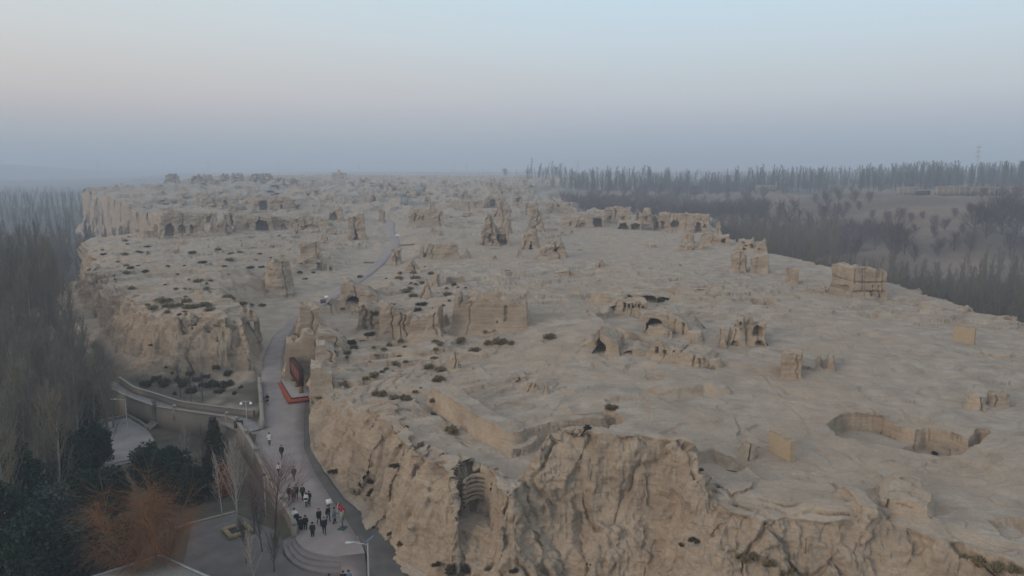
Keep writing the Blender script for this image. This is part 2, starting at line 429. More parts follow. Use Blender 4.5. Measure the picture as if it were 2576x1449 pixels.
DUST, DUST2, CLAY, CLAY2 = (0.440, 0.385, 0.318), (0.285, 0.246, 0.203), (0.375, 0.297, 0.220), (0.255, 0.195, 0.142)
def earth_mat(name, terrain=False, dust=DUST, dust2=DUST2, clay=CLAY, clay2=CLAY2, amt=0.5):
    t = NT(name, 1.0)
    p = t.pos()
    big = t.noise(.045, 4, p); mid = t.noise(.35, 5, p); fine = t.noise(3.2, 5, p, .65)
    ps = t.pos((.25, .25, 2.6)); strata = t.noise(1.0, 4, ps, .6)
    geo = t.new("ShaderNodeNewGeometry"); sx = t.new("ShaderNodeSeparateXYZ"); t.l.new(geo.outputs["Normal"], sx.inputs[0])
    flat = t.mapr(sx.outputs["Z"], .80, .98)
    cd = t.mix(t.mapr(mid, .35, .65), dust, dust2)
    cd = t.mix(t.mapr(big, .42, .62), cd, t.mix(.5, cd, clay))
    cc = t.mix(t.mapr(mid, .38, .62), clay, clay2)
    cc = t.mix(t.mapr(strata, .4, .62, 0, .55), cc, (dust[0] * .95, dust[1] * .88, dust[2] * .78))
    ps2 = t.pos((.10, .10, 6.5)); str2 = t.noise(1.0, 3, ps2, .6)
    cd = t.mix(t.mapr(str2, .50, .60, 0, .55), cd, clay)
    f2 = t.math('MULTIPLY', flat, t.mapr(fine, .25, .55, .75, 1))
    c = t.mix(f2, cc, cd)
    c = t.mix(t.mapr(fine, .35, .7, 0, .35), c, (c_ := (.20, .155, .115)))
    c = t.mix(t.mapr(str2, .40, .34, 0, .45), c, clay2)
    c = t.mix(t.mapr(t.noise(7, 2, p), .66, .72, 0, .55), c, (.12, .095, .075))
    if terrain:
        a = t.new("ShaderNodeAttribute", attribute_name="valley"); b = t.new("ShaderNodeAttribute", attribute_name="plain")
        vc = t.mix(t.mapr(mid, .35, .65), (.060, .058, .046), (.115, .10, .075))
        pc = t.mix(t.mapr(t.noise(.012, 5, p), .4, .6), (.23, .170, .130), (.13, .103, .082))
        pc = t.mix(t.mapr(fine, .4, .6, 0, .4), pc, (.14, .11, .075))
        c = t.mix(a.outputs["Fac"], c, vc)
        c = t.mix(b.outputs["Fac"], c, pc)
    h = t.math('ADD', t.math('ADD', t.math('MULTIPLY', fine, .8), t.math('MULTIPLY', strata, .4)), t.math('MULTIPLY', str2, .6))
    t.bump(h, amt, .25)
    return t.col(c)
M = {}
M['terrain'] = earth_mat("terrain_earth", True, amt=.7)
M['earth'] = earth_mat("rammed_earth", False, amt=.6)

def new_obj(name, me, mat=None, parent=None, loc=None, rz=0, kind=None, label=None, cat=None, group=None):
    o = bpy.data.objects.new(name, me); COL.objects.link(o)
    if mat is not None:
        me.materials.clear()
        for m in (mat if isinstance(mat, (list, tuple)) else [mat]): me.materials.append(m)
    if parent is not None: o.parent = parent
    if loc is not None: o.location = loc
    o.rotation_euler[2] = rz
    if kind: o['kind'] = kind
    if label: o['label'] = label
    if cat: o['category'] = cat
    if group: o['group'] = group
    return o
def mesh_from(name, V, Fq, smooth=False):
    me = bpy.data.meshes.new(name)
    V = np.asarray(V, np.float32); Fq = np.asarray(Fq, np.int32)
    me.vertices.add(len(V)); me.vertices.foreach_set("co", V.ravel())
    k = Fq.shape[1]
    me.loops.add(Fq.size); me.loops.foreach_set("vertex_index", Fq.ravel())
    me.polygons.add(len(Fq)); me.polygons.foreach_set("loop_start", np.arange(0, Fq.size, k, dtype=np.int32))
    me.update(calc_edges=True)
    if smooth: me.polygons.foreach_set("use_smooth", np.ones(len(Fq), bool))
    return me
def grid_faces(nr, nc, off=0, wrap=False):
    r = np.arange(nr - 1)[:, None]; c = np.arange(nc if wrap else nc - 1)[None]
    c1 = (c + 1) % nc
    return np.stack([r * nc + c, r * nc + c1, (r + 1) * nc + c1, (r + 1) * nc + c], -1).reshape(-1, 4) + off

# ------------------------------------------------------------------ the ground sheet (finer near the viewpoint and on steep faces)
def build_terrain(NC=1450, NR=1400):
    ang = np.linspace(R(-46), R(46), NC)
    ca = np.linspace(R(-46), R(46), 160)
    r = np.geomspace(24, 9500, 1500)
    hx, hy = np.sin(ca)[:, None] * r[None], np.cos(ca)[:, None] * r[None]
    h = H(hx.ravel(), hy.ravel()).reshape(hx.shape)
    sl = np.abs(np.gradient(h, axis=1) / np.gradient(r)[None])
    sl2 = np.abs(np.gradient(h, axis=0) / (np.gradient(ca)[:, None] * r[None]))
    sl = np.minimum(sl, 4) + 1.0 * np.minimum(sl2, 2.0)
    k = np.array([1, 2, 3, 4, 3, 2, 1.]); k /= k.sum()
    sl = np.apply_along_axis(lambda v: np.convolve(v, k, 'same'), 1, sl)
    sl = np.apply_along_axis(lambda v: np.convolve(v, k, 'same'), 0, sl)
    w = (0.8 * sl + 30.0 / r[None] + 0.03) / r[None] * np.gradient(r)[None]
    cdf = np.cumsum(w, 1); cdf = (cdf - cdf[:, :1]) / (cdf[:, -1:] - cdf[:, :1])
    def smo(c, n):
        kk = np.hanning(n + 2)[1:-1]; kk /= kk.sum()
        c = np.concatenate([c[:1].repeat(n // 2, 0), c, c[-1:].repeat(n // 2, 0)])
        return np.stack([np.convolve(c[:, j], kk, 'valid') for j in range(c.shape[1])], 1)
    cdf = smo(smo(cdf, 31), 31)
    u = np.linspace(0, 1, NR)
    rc = np.stack([np.interp(u, cdf[i], r) for i in range(len(ca))])        # 140 x NR
    rr = np.stack([np.interp(ang, ca, rc[:, j]) for j in range(NR)])        # NR x NC
    X = np.sin(ang)[None] * rr; Y = np.cos(ang)[None] * rr
    Z = np.empty(X.shape, np.float32)
    for a in range(0, NR, 140):
        Z[a:a + 140] = H(X[a:a + 140], Y[a:a + 140])
    P = np.stack([X, Y, Z], -1).astype(np.float32)
    du = np.gradient(P, axis=0); dv = np.gradient(P, axis=1)
    N = np.cross(dv, du); N /= np.linalg.norm(N, axis=-1, keepdims=True) + 1e-9
    N = np.where(N[..., 2:] < 0, -N, N)
    steep = sstep(.93, .60, N[..., 2])
    x, y, z = X, Y, Z
    dist = rr
    am = np.clip(dist / 90, 1, 3)
    valley, plain = zone_of(X.ravel().astype(np.float32), Y.ravel().astype(np.float32), Z.ravel())
    valley = valley.reshape(X.shape); plain = plain.reshape(X.shape)
    dr, pr, sr = seg_info(X, Y, RC); hr = np.interp(pr, np.arange(len(RH)), RH)
    dp, _, _ = seg_info(X, Y, PC)
    keep = sstep(.1, 1.2, dr - hr) * sstep(PHW, PHW + 1, dp) * (1 - .6 * np.maximum(valley, plain))
    wv = .5 * fbm(x / 2.5, y / 2.5, z / 3, 2, 99)
    flute = fbm(x / 1.5 + wv, y / 1.5, z / 10, 4, 101)
    crease = -np.abs(fbm(x / 2.4, y / 2.4 + wv, z / 7, 4, 141, .6)); crease = np.maximum(crease * 2.2 + .35, -.2) * -1
    block = fbm(x / 6, y / 6, z / 8, 3, 111)
    sb = fbm(x / 2.1, y / 2.1, z / 2.6, 3, 113) * 3.0; slab = np.floor(sb) + sstep(.78, 1., sb - np.floor(sb))
    lay = fbm(x / 5, y / 5, z / .5, 3, 121) * sstep(-.1, .5, fbm(x / 9, y / 9, z / 4, 2, 125))
    lump = np.abs(fbm(x / .9, y / .9, z / .8, 4, 131, .65)) * 1.6 - .4
    pock = np.maximum(0, vnoise(x / .7, y / .7, z / 1.0, 151) - .45) * 2.2
    crk = np.clip(1 - np.abs(fbm(x / 4 + wv, y / 4, z / 30, 2, 161)) / .07, 0, 1)
    d = steep * (-0.9 * crk + 0.55 * flute - 0.75 * np.maximum(crease, 0) + 0.7 * block + 0.26 * slab + 0.20 * lay + 0.42 * lump - .4 * pock) * am * .85
    d += (1 - steep) * (0.13 * lump + .06 * lay) * (1 - valley) * (1 - .6 * sstep(5, 20, x) * sstep(160, 110, y))
    sdm = np.concatenate([sdist(X[a:a + 140].astype(np.float32), Y[a:a + 140].astype(np.float32), RIM) for a in range(0, NR, 140)])
    d = d * (1 - .68 * sstep(2.0, 5.0, sdm))
    P += N * (d * keep)[..., None]
    P[..., 2] = np.where(keep > 0, P[..., 2], Z)
    me = mesh_from("ground", P.reshape(-1, 3), grid_faces(NR, NC)[:, ::-1], False)
    me.polygons.foreach_set("use_smooth", np.ones(len(me.polygons), bool))
    for nm, v in (("valley", valley), ("plain", plain)):
        at = me.attributes.new(nm, 'FLOAT', 'POINT'); at.data.foreach_set("value", v.astype(np.float32).ravel())
    return new_obj("ground", me, M['terrain'], kind='structure')
import time as _t
_t0 = _t.time()
build_terrain()
print("terrain", _t.time() - _t0)

# ------------------------------------------------------------------ road, path, plaza
def paving_mat(name, c1, c2):
    t = NT(name, .9)
    p = t.pos(); a = t.noise(.5, 4, p); b = t.noise(9, 3, p)
    c = t.mix(t.mapr(a, .35, .65), c1, c2)
    c = t.mix(t.mapr(b, .4, .7, 0, .35), c, tuple(v * .7 for v in c1))
    t.bump(b, .3, .02)
    return t.col(c)
M['road'] = paving_mat("road_paving", (.325, .285, .268), (.255, .225, .213))
M['path'] = paving_mat("path_paving", (.30, .28, .27), (.23, .215, .205))
M['court'] = paving_mat("courtyard_paving", (.155, .14, .135), (.115, .105, .10))
def strip(name, L, Rr, Z, mat, sub=6, lift=.05, cols=5, kind='structure'):
    n = len(L); i = np.linspace(0, n - 1, (n - 1) * sub + 1); k = np.arange(n)
    def cr(v):
        v = np.asarray(v, float)
        return np.interp(i, k, v)
    Lx, Ly = cr([p[0] for p in L]), cr([p[1] for p in L]); Rx, Ry = cr([p[0] for p in Rr]), cr([p[1] for p in Rr]); z = cr(Z)
    V = []
    for s in np.linspace(0, 1, cols):
        x = Lx * (1 - s) + Rx * s; y = Ly * (1 - s) + Ry * s
        V.append(np.stack([x, y, z + lift], -1))
    V = np.stack(V, 1)
    # skirts down
    a = V[:, :1].copy(); a[..., 2] -= .5; b = V[:, -1:].copy(); b[..., 2] -= .5
    V = np.concatenate([a, V, b], 1)
    me = mesh_from(name, V.reshape(-1, 3), grid_faces(V.shape[0], V.shape[1])[:, ::-1])
    return new_obj(name, me, mat, kind=kind)
strip("road", RL, RR, RZ, M['road'])
def offset(line, d):
    P = np.array(line, float); T = np.gradient(P, axis=0); T /= np.linalg.norm(T, axis=1, keepdims=True)
    return P + np.stack([T[:, 1], -T[:, 0]], 1) * d      # + = right of travel
strip("path", offset(PC, -PHW), offset(PC, PHW), PZ, M['path'], lift=.03)
# ------------------------------------------------------------------ ruins of rammed earth
SINK = .6
def boxgrid(w, d, h, s):
    """five separate grids of a box standing on z=0, front face at y=0 (towards -y)"""
    nu, nv, nz = (max(4, int(round(a / s)) + 1) for a in (w, d, h))
    nu, nv, nz = min(nu, 150), min(nv, 110), min(nz, 90)
    u = np.linspace(-w / 2, w / 2, nu); v = np.linspace(0, d, nv); z = np.linspace(0, 1, nz)
    out = []
    U, Z = np.meshgrid(u, z); out.append((U, U * 0, Z, 0))
    V, Z = np.meshgrid(v, z); out.append((V * 0 + w / 2, V, Z, 1))
    U, Z = np.meshgrid(u[::-1], z); out.append((U, U * 0 + d, Z, 2))
    V, Z = np.meshgrid(v[::-1], z); out.append((V * 0 - w / 2, V, Z, 3))
    U, V = np.meshgrid(u, v); out.append((U, V, U * 0 + 1, 4))
    return out
def ruin_mesh(name, w, d, h, seed=0, s=.25, prof=((0, 1), (1, 1)), holes=(), side=(), taper=.08, rough=.35, rnd=0., hollow=None, jag=.10, cracks=1, smooth_low=0., layers=.02):
    rs = np.random.RandomState(seed)
    ox, oy, oz = rs.rand(3) * 200
    px, pz = [p[0] for p in prof], [p[1] for p in prof]
    AV, AF, off = [], [], 0
    ck = [(rs.uniform(-.42, .42) * w, rs.uniform(.08, .2)) for _ in range(cracks)]
    for X, Y, Z, face in boxgrid(w, d, h, s):
        X, Y, Z = X.astype(float), Y.astype(float), Z.astype(float)
        t = X / w + .5
        top = np.interp(t, px, pz) * (1 + jag * fbm((X + ox) / 1.4, (Y + oy) / 1.4, 0, 3, 5) * 1.6 + .35 * jag * np.sign(vnoise((X + ox) / 2.1, (Y + oy) / 2.5, 0, 6)))
        top = np.clip(top, .12, 1.4)
        zz = Z * top * h
        x, y = X.copy(), Y.copy()
        if hollow and face == 4:
            th, fl = hollow
            ins = np.minimum.reduce([X + w / 2, w / 2 - X, Y, d - Y])
            m = sstep(th * .8, th * 1.05, ins)
            zz = zz * (1 - m) + fl * h * m
        if rnd > 0:
            a, b = X / (w / 2), (Y - d / 2) / (d / 2)
            mx = np.maximum(np.abs(a), np.abs(b)); rr = np.sqrt(a * a + b * b) + 1e-6
            k = 1 + rnd * (mx / rr - 1)
            x = X * k; y = d / 2 + (Y - d / 2) * k
        tp = 1 - taper * (zz / h) ** .8
        x = x * tp; y = d / 2 + (y - d / 2) * tp
        # skirt of washed-down earth
        fl_ = np.clip(1 - (zz - SINK) / (h * .34), 0, 1.3) ** 2 * (.35 + .9 * np.clip(vnoise((X + ox) / 3, (Y + oy) / 3, 0, 7) + .4, 0, 1)) * min(.8, h * .11)
        x = x + np.sign(x) * fl_ * (np.abs(x) > w * .2) * (face != 4); y = y + np.where(face == 0, -fl_, np.where(face == 2, fl_, 0))
        gx, gy, gz = x + ox, y + oy, zz + oz
        r1 = fbm(gx / 2.2, gy / 2.2, gz / 1.6, 4, 11); r2 = fbm(gx / 2.2, gy / 2.2, gz / 1.6, 4, 21)
        r3 = fbm(gx / .8, gy / .8, gz / .6, 3, 31)
        am = rough * np.where(smooth_low > 0, .25 + .75 * sstep(smooth_low * h, smooth_low * h + .8, zz), 1)
        if face != 4 or not hollow:
            x = x + am * (r1 * .9 + r3 * .35); y = y + am * (r2 * .9 + r3 * .35)
        else:
            x = x + am * (r1 * .9 + r3 * .35); y = y + am * (r2 * .9 + r3 * .35)
        zz2 = zz + .3 * rough * r3 * (Z > 0)
        ly = layers * vnoise(0, 0, gz / .35, 41)
        x = x * (1 + ly * 2 / max(w, 1)); y = d / 2 + (y - d / 2) * (1 + ly * 2 / max(d, 1))
        hl = holes if face == 0 else (side if face in (1, 3) else ())
        if face in (0, 1, 3):
            uu = X / w + .5 if face == 0 else Y / d
            ww = w if face == 0 else d
            for (hc, hw, z0, z1, dep, *kind) in hl:
                kd = kind[0] if kind else 'arch'
                du = (uu - hc) * ww / (hw * ww / 2 + 1e-6)
                du = du + .22 * vnoise(gx / .5, gy / .5, gz / .5, 51)
                zf = Z * top
                q = (zf - z0) / (z1 - z0)
                if kd == 'arch': m = (np.abs(du) < 1) & (q > -.02) & (q < .55 + .45 * np.sqrt(np.clip(1 - du ** 2, 0, 1)))
                elif kd == 'tri': m = (q > -.02) & (q < 1) & (np.abs(du) < 1.05 - q)
                else: m = (np.abs(du) < 1) & (q > -.02) & (q < 1)
                m = m & (Z < .999)
                if face == 0: y = np.where(m, y + min(dep, d * .8), y)
                elif face == 1: x = np.where(m, x - min(dep, w * .7), x)
                else: x = np.where(m, x + min(dep, w * .7), x)
        if face == 0:
            for cx, cw in ck:
                xx = X - cx + .25 * vnoise(gz / .8, 0, 0, 61)
                y = y + .45 * rough / .35 * np.clip(1 - np.abs(xx) / max(cw, s * .8), 0, 1)
        P = np.stack([x, y, zz2], -1)
        AV.append(P.reshape(-1, 3)); AF.append(grid_faces(*X.shape, off=off)); off += X.size
    me = mesh_from(name, np.concatenate(AV), np.concatenate(AF), True)
    return me
def ruin(x0, x1, y0, y1, depth, label, cat='ruin', name='earthen_ruin', yaw=0, grp=None, **kw):
    """pixel box -> real size at the place where its foot stands"""
    return dict(x0=x0, x1=x1, y0=y0, y1=y1, depth=depth, label=label, cat=cat, name=name, yaw=yaw, grp=grp, kw=kw)
RU = []
def r_(*a, **k): RU.append(ruin(*a, **k))
# --- left block and its cave houses
r_(407,513,534,592,14,"earthen cave house with three arched openings at the left edge of the ruins", cat='ruin', name='cave_house', yaw=4, prof=((0,.9),(.1,1.05),(.5,1),(.62,.95),(1,.9)), holes=((.22,.2,0,.55,4),(.5,.13,.1,.5,2),(.72,.06,.1,.5,1.5)), rough=.5)
r_(592,684,538,580,16,"earthen cave house with one large black cave mouth under a flat roof", name='cave_house', prof=((0,1.1),(.1,.95),(.5,.98),(1,.9)), holes=((.72,.3,0,.66,6),(.33,.1,.1,.45,1)), rough=.5)
r_(682,762,541,578,14,"low earthen terrace wall joined to the right of the large cave house", rough=.6, holes=((.4,.16,0,.4,1.2),), prof=((0,.95),(.5,.8),(1,.9)))
r_(760,836,544,572,12,"crumbled earthen bank with a slab lying before it, right of the cave houses", rough=.8, prof=((0,.9),(.6,.8),(1,.5)), jag=.2)
r_(547,582,551,590,6,"stepped earthen stump between the two big cave houses", rough=.5, prof=((0,.7),(.25,1),(.6,.9),(.65,.7),(1,.55)))
r_(530,543,549,583,2.5,"slender earthen post beside the stepped stump", cat='pillar', name='earthen_pillar', rough=.25, taper=.25)
r_(564,600,536,570,6,"squat earthen block split by a dark vertical slit behind the stepped stump", holes=((.55,.12,.05,.9,2.5,'rect'),), rough=.4)
r_(500,545,537,566,8,"low broken earthen wall with small square window behind the three-arched house", holes=((.6,.2,.2,.7,2,'rect'),), rough=.45)
r_(387,408,564,591,5,"narrow earthen block leaning on the left end of the three-arched house", rough=.4)
r_(361,389,580,598,4,"low dark-sided earthen wall at the left rim beside the narrow block", rough=.3, hollow=(.8,.3))
r_(636,756,496,530,18,"broad flat-topped earthen house with a square black doorway on the upper terrace", name='cave_house', holes=((.23,.15,.1,.75,6,'rect'),(.6,.05,.05,.5,3),(.5,.03,0,.25,1),(.95,.04,0,.4,2)), rough=.7, prof=((0,.95),(.7,1),(.9,.8),(1,.65)))
r_(828,863,525,556,6,"small earthen house with round cave door near the thin pillar", name='cave_house', holes=((.35,.42,.05,.7,3),), prof=((0,.75),(.5,.8),(.7,1.1),(1,.9)), rough=.5)
r_(877,920,544,604,7,"tall earthen tower house with a black triangular cave at its foot", name='earthen_tower', holes=((.42,.26,.02,.42,3.5,'tri'),), taper=.12, rough=.6, prof=((0,.95),(.8,1),(1,.9)))
r_(496,505,497,518,3,"thin leaning earthen post on the upper left terrace, leftmost of two", cat='pillar', name='earthen_pillar', taper=.3)
r_(510,522,500,521,3,"thicker earthen post on the upper left terrace, right of its thin neighbour", cat='pillar', name='earthen_pillar', taper=.2)
r_(522,600,499,519,12,"long low earthen wall behind the two posts of the upper terrace", rough=.6, jag=.25, holes=((.6,.12,.1,.7,2),))
r_(745,768,561,575,4,"flat round earthen slab lying tilted by the crumbled bank", cat='boulder', name='boulder', rnd=.9, rough=.3)
# skyline of the old city
for a in [(417,450,437,460,16,"broken citadel wall on the left skyline, lowest of the row"),(483,535,439,461,18,"ragged twin-topped citadel ruin on the left skyline"),
          (555,577,437,459,14,"square citadel block on the skyline left of the toothed one"),(584,612,436,459,14,"toothed citadel ruin on the skyline"),(628,690,438,463,20,"largest citadel ruin on the skyline with a notched top"),
          (692,718,445,466,14,"citadel gatehouse ruin with a dark doorway on the skyline"),(726,752,447,464,10,"low spiky wall remains right of the skyline gatehouse"),(330,372,446,462,14,"pale low city wall at the far left of the skyline"),(372,415,444,462,14,"eroded city wall stub next to the far left skyline wall")]:
    a = (a[0], a[1], a[2] + 7, a[3], a[4] * .8, a[5])
    r_(*a, rough=2.4, jag=.4, name='citadel_ruin', s=.9, taper=.2, holes=(((.55,.3,.1,.6,5,'rect'),) if 'gatehouse' in a[5] else ()))
r_(834,873,436,453,22,"far square temple platform standing alone on the horizon", rough=1., name='temple_platform', s=1.2, holes=())
r_(848,858,428,441,8,"small stupa spire on the far temple platform", rough=1., name='stupa', taper=.5, s=1.)
# --- centre
r_(954,968,527,561,3,"slim earthen pillar standing at the head of the grey road", cat='pillar', name='earthen_pillar', prof=((0,.9),(.3,1),(1,.8)), rough=.35, taper=-.05)
r_(1026,1118,528,573,10,"big rectangular earthen ruin with a smooth lower wall and rough upper storey", name='earthen_ruin', smooth_low=.5, holes=((.18,.05,.42,.85,1.5,'rect'),(.42,.07,.42,.7,1),(.3,.04,.45,.65,1),(.9,.05,.4,.7,1)), prof=((0,.85),(.12,1.05),(.25,1),(.7,1),(1,.92)), rough=.55, hollow=(1.6,.5), taper=.1)
r_(907,953,488,509,9,"small earthen ruin with a dark round hole left of the wooden stairs", holes=((.78,.16,.1,.65,3),), prof=((0,.5),(.4,.7),(.6,1.1),(.8,.8),(1,.5)), rough=.5)
r_(1125,1217,504,530,16,"long smooth earthen bank wall in the middle of the plateau", smooth_low=.8, prof=((0,.6),(.1,.95),(1,1)), holes=((.83,.14,.3,.8,1,'rect'),), rough=.6)
r_(1080,1094,506,527,4,"pair of little earthen teeth left of the long bank wall", prof=((0,1),(.4,.7),(.6,.6),(.8,1),(1,.9)))
r_(1217,1271,496,522,10,"earthen gate ruin with a tall dark doorway beyond the jagged tower", name='gate_ruin', holes=((.42,.24,.05,.72,5,'rect'),), rough=.6, prof=((0,.7),(.2,1.1),(.7,1),(1,.8)))
r_(1240,1286,515,556,8,"jagged earthen tower with pointed crown behind the tall turreted ruin", name='earthen_tower', prof=((0,.55),(.2,.6),(.25,.95),(.45,1.1),(.55,.8),(.7,1),(1,.7)), rough=.7, holes=((.08,.12,.3,.8,2),), jag=.2)
r_(1212,1250,546,618,8,"tall turreted earthen ruin with a bare round shoulder", name='earthen_tower', prof=((0,.55),(.2,.62),(.3,1),(.6,1),(.75,.8),(1,.6)), rough=.8, taper=.15, holes=((.5,.1,.1,.45,1.5,'rect'),(.15,.08,0,.4,1)), jag=.15)
r_(1246,1280,577,617,7,"low earthen room with a wide dark opening, right of the turreted ruin", holes=((.45,.7,.02,.7,3.5,'rect'),), rough=.4, hollow=(1.2,.4))
r_(1251,1289,551,588,9,"pale rounded earthen hump behind the low dark room", rnd=.7, rough=.6, taper=.3)
r_(1322,1353,509,541,5,"lone upright earthen slab facing the river valley in the middle distance", rough=.5, prof=((0,.85),(.6,.9),(.85,1),(.9,1.2),(1,.7)))
r_(1326,1370,536,584,9,"rough pitted earthen mound tower with a narrow head", name='earthen_tower', taper=.5, rough=.9, jag=.2)
r_(1371,1441,511,535,10,"low pale walls of a roofless room at the valley rim", prof=((0,.9),(.3,1),(.35,.6),(1,.6)), hollow=(1.2,.3), rough=.5)
r_(1411,1521,539,573,16,"long earthen cave house with a tall black door at its right end", name='cave_house', holes=((.85,.18,.02,.75,6,'rect'),(.2,.05,.15,.5,1.5),(.5,.15,.05,.4,1.5)), prof=((0,.8),(.3,.95),(1,.95)), rough=.6)
r_(1312,1354,584,627,6,"earthen arch ruin with a ragged gap through its middle", holes=((.52,.2,0,.5,5,'tri'),), prof=((0,.6),(.25,.75),(.4,1.05),(.6,1),(.9,.9),(1,.6)), rough=.7, jag=.2)
r_(1356,1424,601,652,10,"stumpy earthen ruin with two horns on a rough plinth", prof=((0,.6),(.1,.72),(.55,.75),(.62,.55),(.8,1),(.9,.8),(1,.5)), rough=.8, taper=.2, holes=((.66,.14,.4,.62,2.5),), smooth_low=0)
r_(1302,1313,628,648,2,"tiny upright earthen stump alone on the bare plateau", rough=.2, taper=.3, cat='stump')
r_(1056,1156,615,650,4,"roofless earthen wall with empty window gaps beside the road bend", prof=((0,.9),(.08,1),(.1,.4),(.16,.45),(.2,1),(.95,1),(1,.7)), holes=((.14,.06,.1,.6,3,'rect'),), rough=.4, hollow=(.9,.2), jag=.1)
r_(1168,1183,623,650,2.5,"small knobbly earthen spike right of the roofless wall", prof=((0,.4),(.4,1),(.6,.7),(1,.4)), rough=.4, cat='stump')
r_(984,1013,629,667,5,"bulging twin-lobed earthen stack beside the grey road", name='earthen_stack', cat='stack', rnd=.8, rough=.9, taper=.3, jag=.2)
r_(1024,1056,652,688,5,"eroded orange earthen fang above the dark shrubs", name='earthen_stack', cat='stack', prof=((0,.5),(.35,1),(.6,.9),(1,.5)), rough=.8, taper=.35)
r_(1238,1271,461,480,14,"far earthen watchtower on the right rim of the old city", name='earthen_tower', rough=.9, s=.8)
r_(1155,1186,480,502,10,"far broken wall with a leaning peak near the boardwalk", rough=1.1, prof=((0,.4),(.5,1.1),(.7,.7),(1,.5)), s=.6)
r_(1290,1313,495,516,8,"boxy earthen ruin at mid distance left of the upright slab", rough=.6, s=.5, holes=((.55,.4,.3,.8,2,'rect'),))
r_(960,1000,487,497,12,"low far wall remains left of the boardwalk stairs", rough=.8, s=.6)
# --- right rim
r_(1519,1587,523,560,8,"square-shouldered earthen ruin with a vertical split on the right rim", holes=((.42,.04,.3,1,2,'rect'),(.2,.12,.15,.45,1.5),(.72,.1,.1,.45,1.5)), rough=.45, hollow=(1.4,.6))
r_(1552,1613,557,577,10,"low earthen vault with two black arches at the right rim", name='vaulted_ruin', holes=((.25,.36,0,.75,5),(.76,.38,0,.8,5)), rough=.4)
r_(1599,1640,531,578,6,"twin-humped earthen stack between the vault and the long house", name='earthen_stack', cat='stack', prof=((0,.85),(.35,.85),(.4,.7),(.55,1.1),(.9,1),(1,.7)), rough=.7, holes=((.7,.12,.5,.7,1),))
r_(1641,1684,535,579,7,"narrow earthen house front with two small doors beside the long house", name='cave_house', prof=((0,.75),(.15,.9),(.2,.5),(.35,.95),(1,1)), holes=((.28,.16,.1,.5,3),(.62,.2,.1,.5,2)), rough=.45)
r_(1683,1785,537,587,12,"long earthen house with a diamond-shaped black opening and many niches", name='cave_house', holes=((.13,.2,.3,.66,4),(.72,.12,.06,.6,4),(.88,.08,.3,.5,1.5),(.8,.03,.7,.78,1),(.87,.03,.6,.68,1),(.93,.03,.68,.76,1),(.45,.03,.42,.5,1)), prof=((0,.98),(.5,1),(1,.97)), rough=.35, jag=.05, hollow=(1.5,.6), cracks=4)
r_(1797,1814,560,592,3,"pointed earthen spire at the end of the long house", name='earthen_spire', cat='spire', taper=.6, rough=.4)
r_(1762,1836,588,618,7,"squat pale earthen block with a small arched hole below the spire", holes=((.78,.13,.25,.65,3),), rough=.5, prof=((0,.95),(.35,1),(.4,.8),(1,.9)))
r_(1714,1745,590,613,5,"rounded earthen cube left of the squat pale block", rnd=.3, rough=.4)
r_(1710,1790,612,630,6,"crumbling orange ledge of earth below the rounded cube", rough=.9, prof=((0,.8),(.3,1),(.5,.5),(.7,.8),(1,.3)), jag=.3)
r_(1856,1927,600,634,5,"holed honeycomb earthen wall hanging over the valley edge", holes=((.15,.08,.6,.75,1),(.3,.08,.4,.55,1),(.5,.12,.3,.6,1.5),(.65,.08,.65,.8,1),(.25,.1,.1,.3,1.5),(.72,.1,.15,.3,1)), prof=((0,.9),(.45,.8),(.5,1),(.6,.7),(.85,.75),(.95,1),(1,.8)), rough=.45)
r_(1840,1874,631,685,3.5,"taller lone earthen monolith with a notch in its right side", name='monolith', cat='monolith', prof=((0,.9),(.4,1.02),(1,.85)), rough=.55, taper=-.05, rnd=.2)
r_(1889,1931,641,687,4,"wide blocky earthen monolith right of the notched one", name='monolith', cat='monolith', prof=((0,.85),(.3,1),(1,1)), rough=.4, taper=.03)
r_(1980,2005,673,714,2.5,"slim waisted earthen post above a dark hollow", cat='pillar', name='earthen_pillar', taper=-.1, rough=.25)
# --- stupa, gully towers
r_(660,748,646,752,14,"large conical earthen stupa tower with scooped crown left of the road", name='stupa', cat='stupa', rnd=1., taper=.42, rough=.8, hollow=(2.6,.86), jag=.06, layers=.12)
r_(757,806,617,662,6,"flat-topped earthen block on a slope behind the stupa tower", rough=.45, taper=.02)
r_(740,800,640,672,7,"rubbly earthen slope at the foot of the flat-topped block", rough=1., prof=((0,.3),(.5,.7),(1,1)), taper=.3, rnd=.5)
r_(857,950,704,775,12,"cave house beside the road with a deep black doorway", name='cave_house', holes=((.32,.3,.02,.52,6),), prof=((0,1.05),(.35,1),(.45,.85),(.8,.75),(1,.5)), rough=.6)
r_(903,962,752,828,8,"tall cracked earthen wall below the roadside cave house", prof=((0,.9),(.4,.95),(.6,.8),(1,.9)), holes=((.75,.2,.5,.7,1),), rough=.7, cracks=4)
r_(958,1040,762,850,6,"curved earthen wall with crumbling top, left half beside the crack", prof=((0,1),(.2,.98),(.6,.82),(1,.75)), rough=.6, cracks=3)
r_(1030,1105,770,850,6,"curved earthen wall with a round headed stump, right half", prof=((0,.72),(.5,.7),(.7,.9),(1,1)), rough=.6, yaw=-8)
r_(1133,1330,732,842,9,"great smooth rammed earth wall in the centre of the plateau", name='earthen_wall', cat='wall', prof=((0,.55),(.02,.98),(.06,.98),(.08,.7),(.13,.95),(.6,1),(.8,.92),(1,.85)), smooth_low=.75, rough=.45, holes=((.72,.05,.35,.8,.45),(.6,.03,.3,.36,.4)), hollow=(2.,.8), yaw=-4)
r_(1058,1087,700,752,5,"sharp earthen fin among the shrubs left of the great wall", taper=.6, rough=.7, prof=((0,.3),(.6,1),(1,.7)), cat='fin', name='earthen_fin')
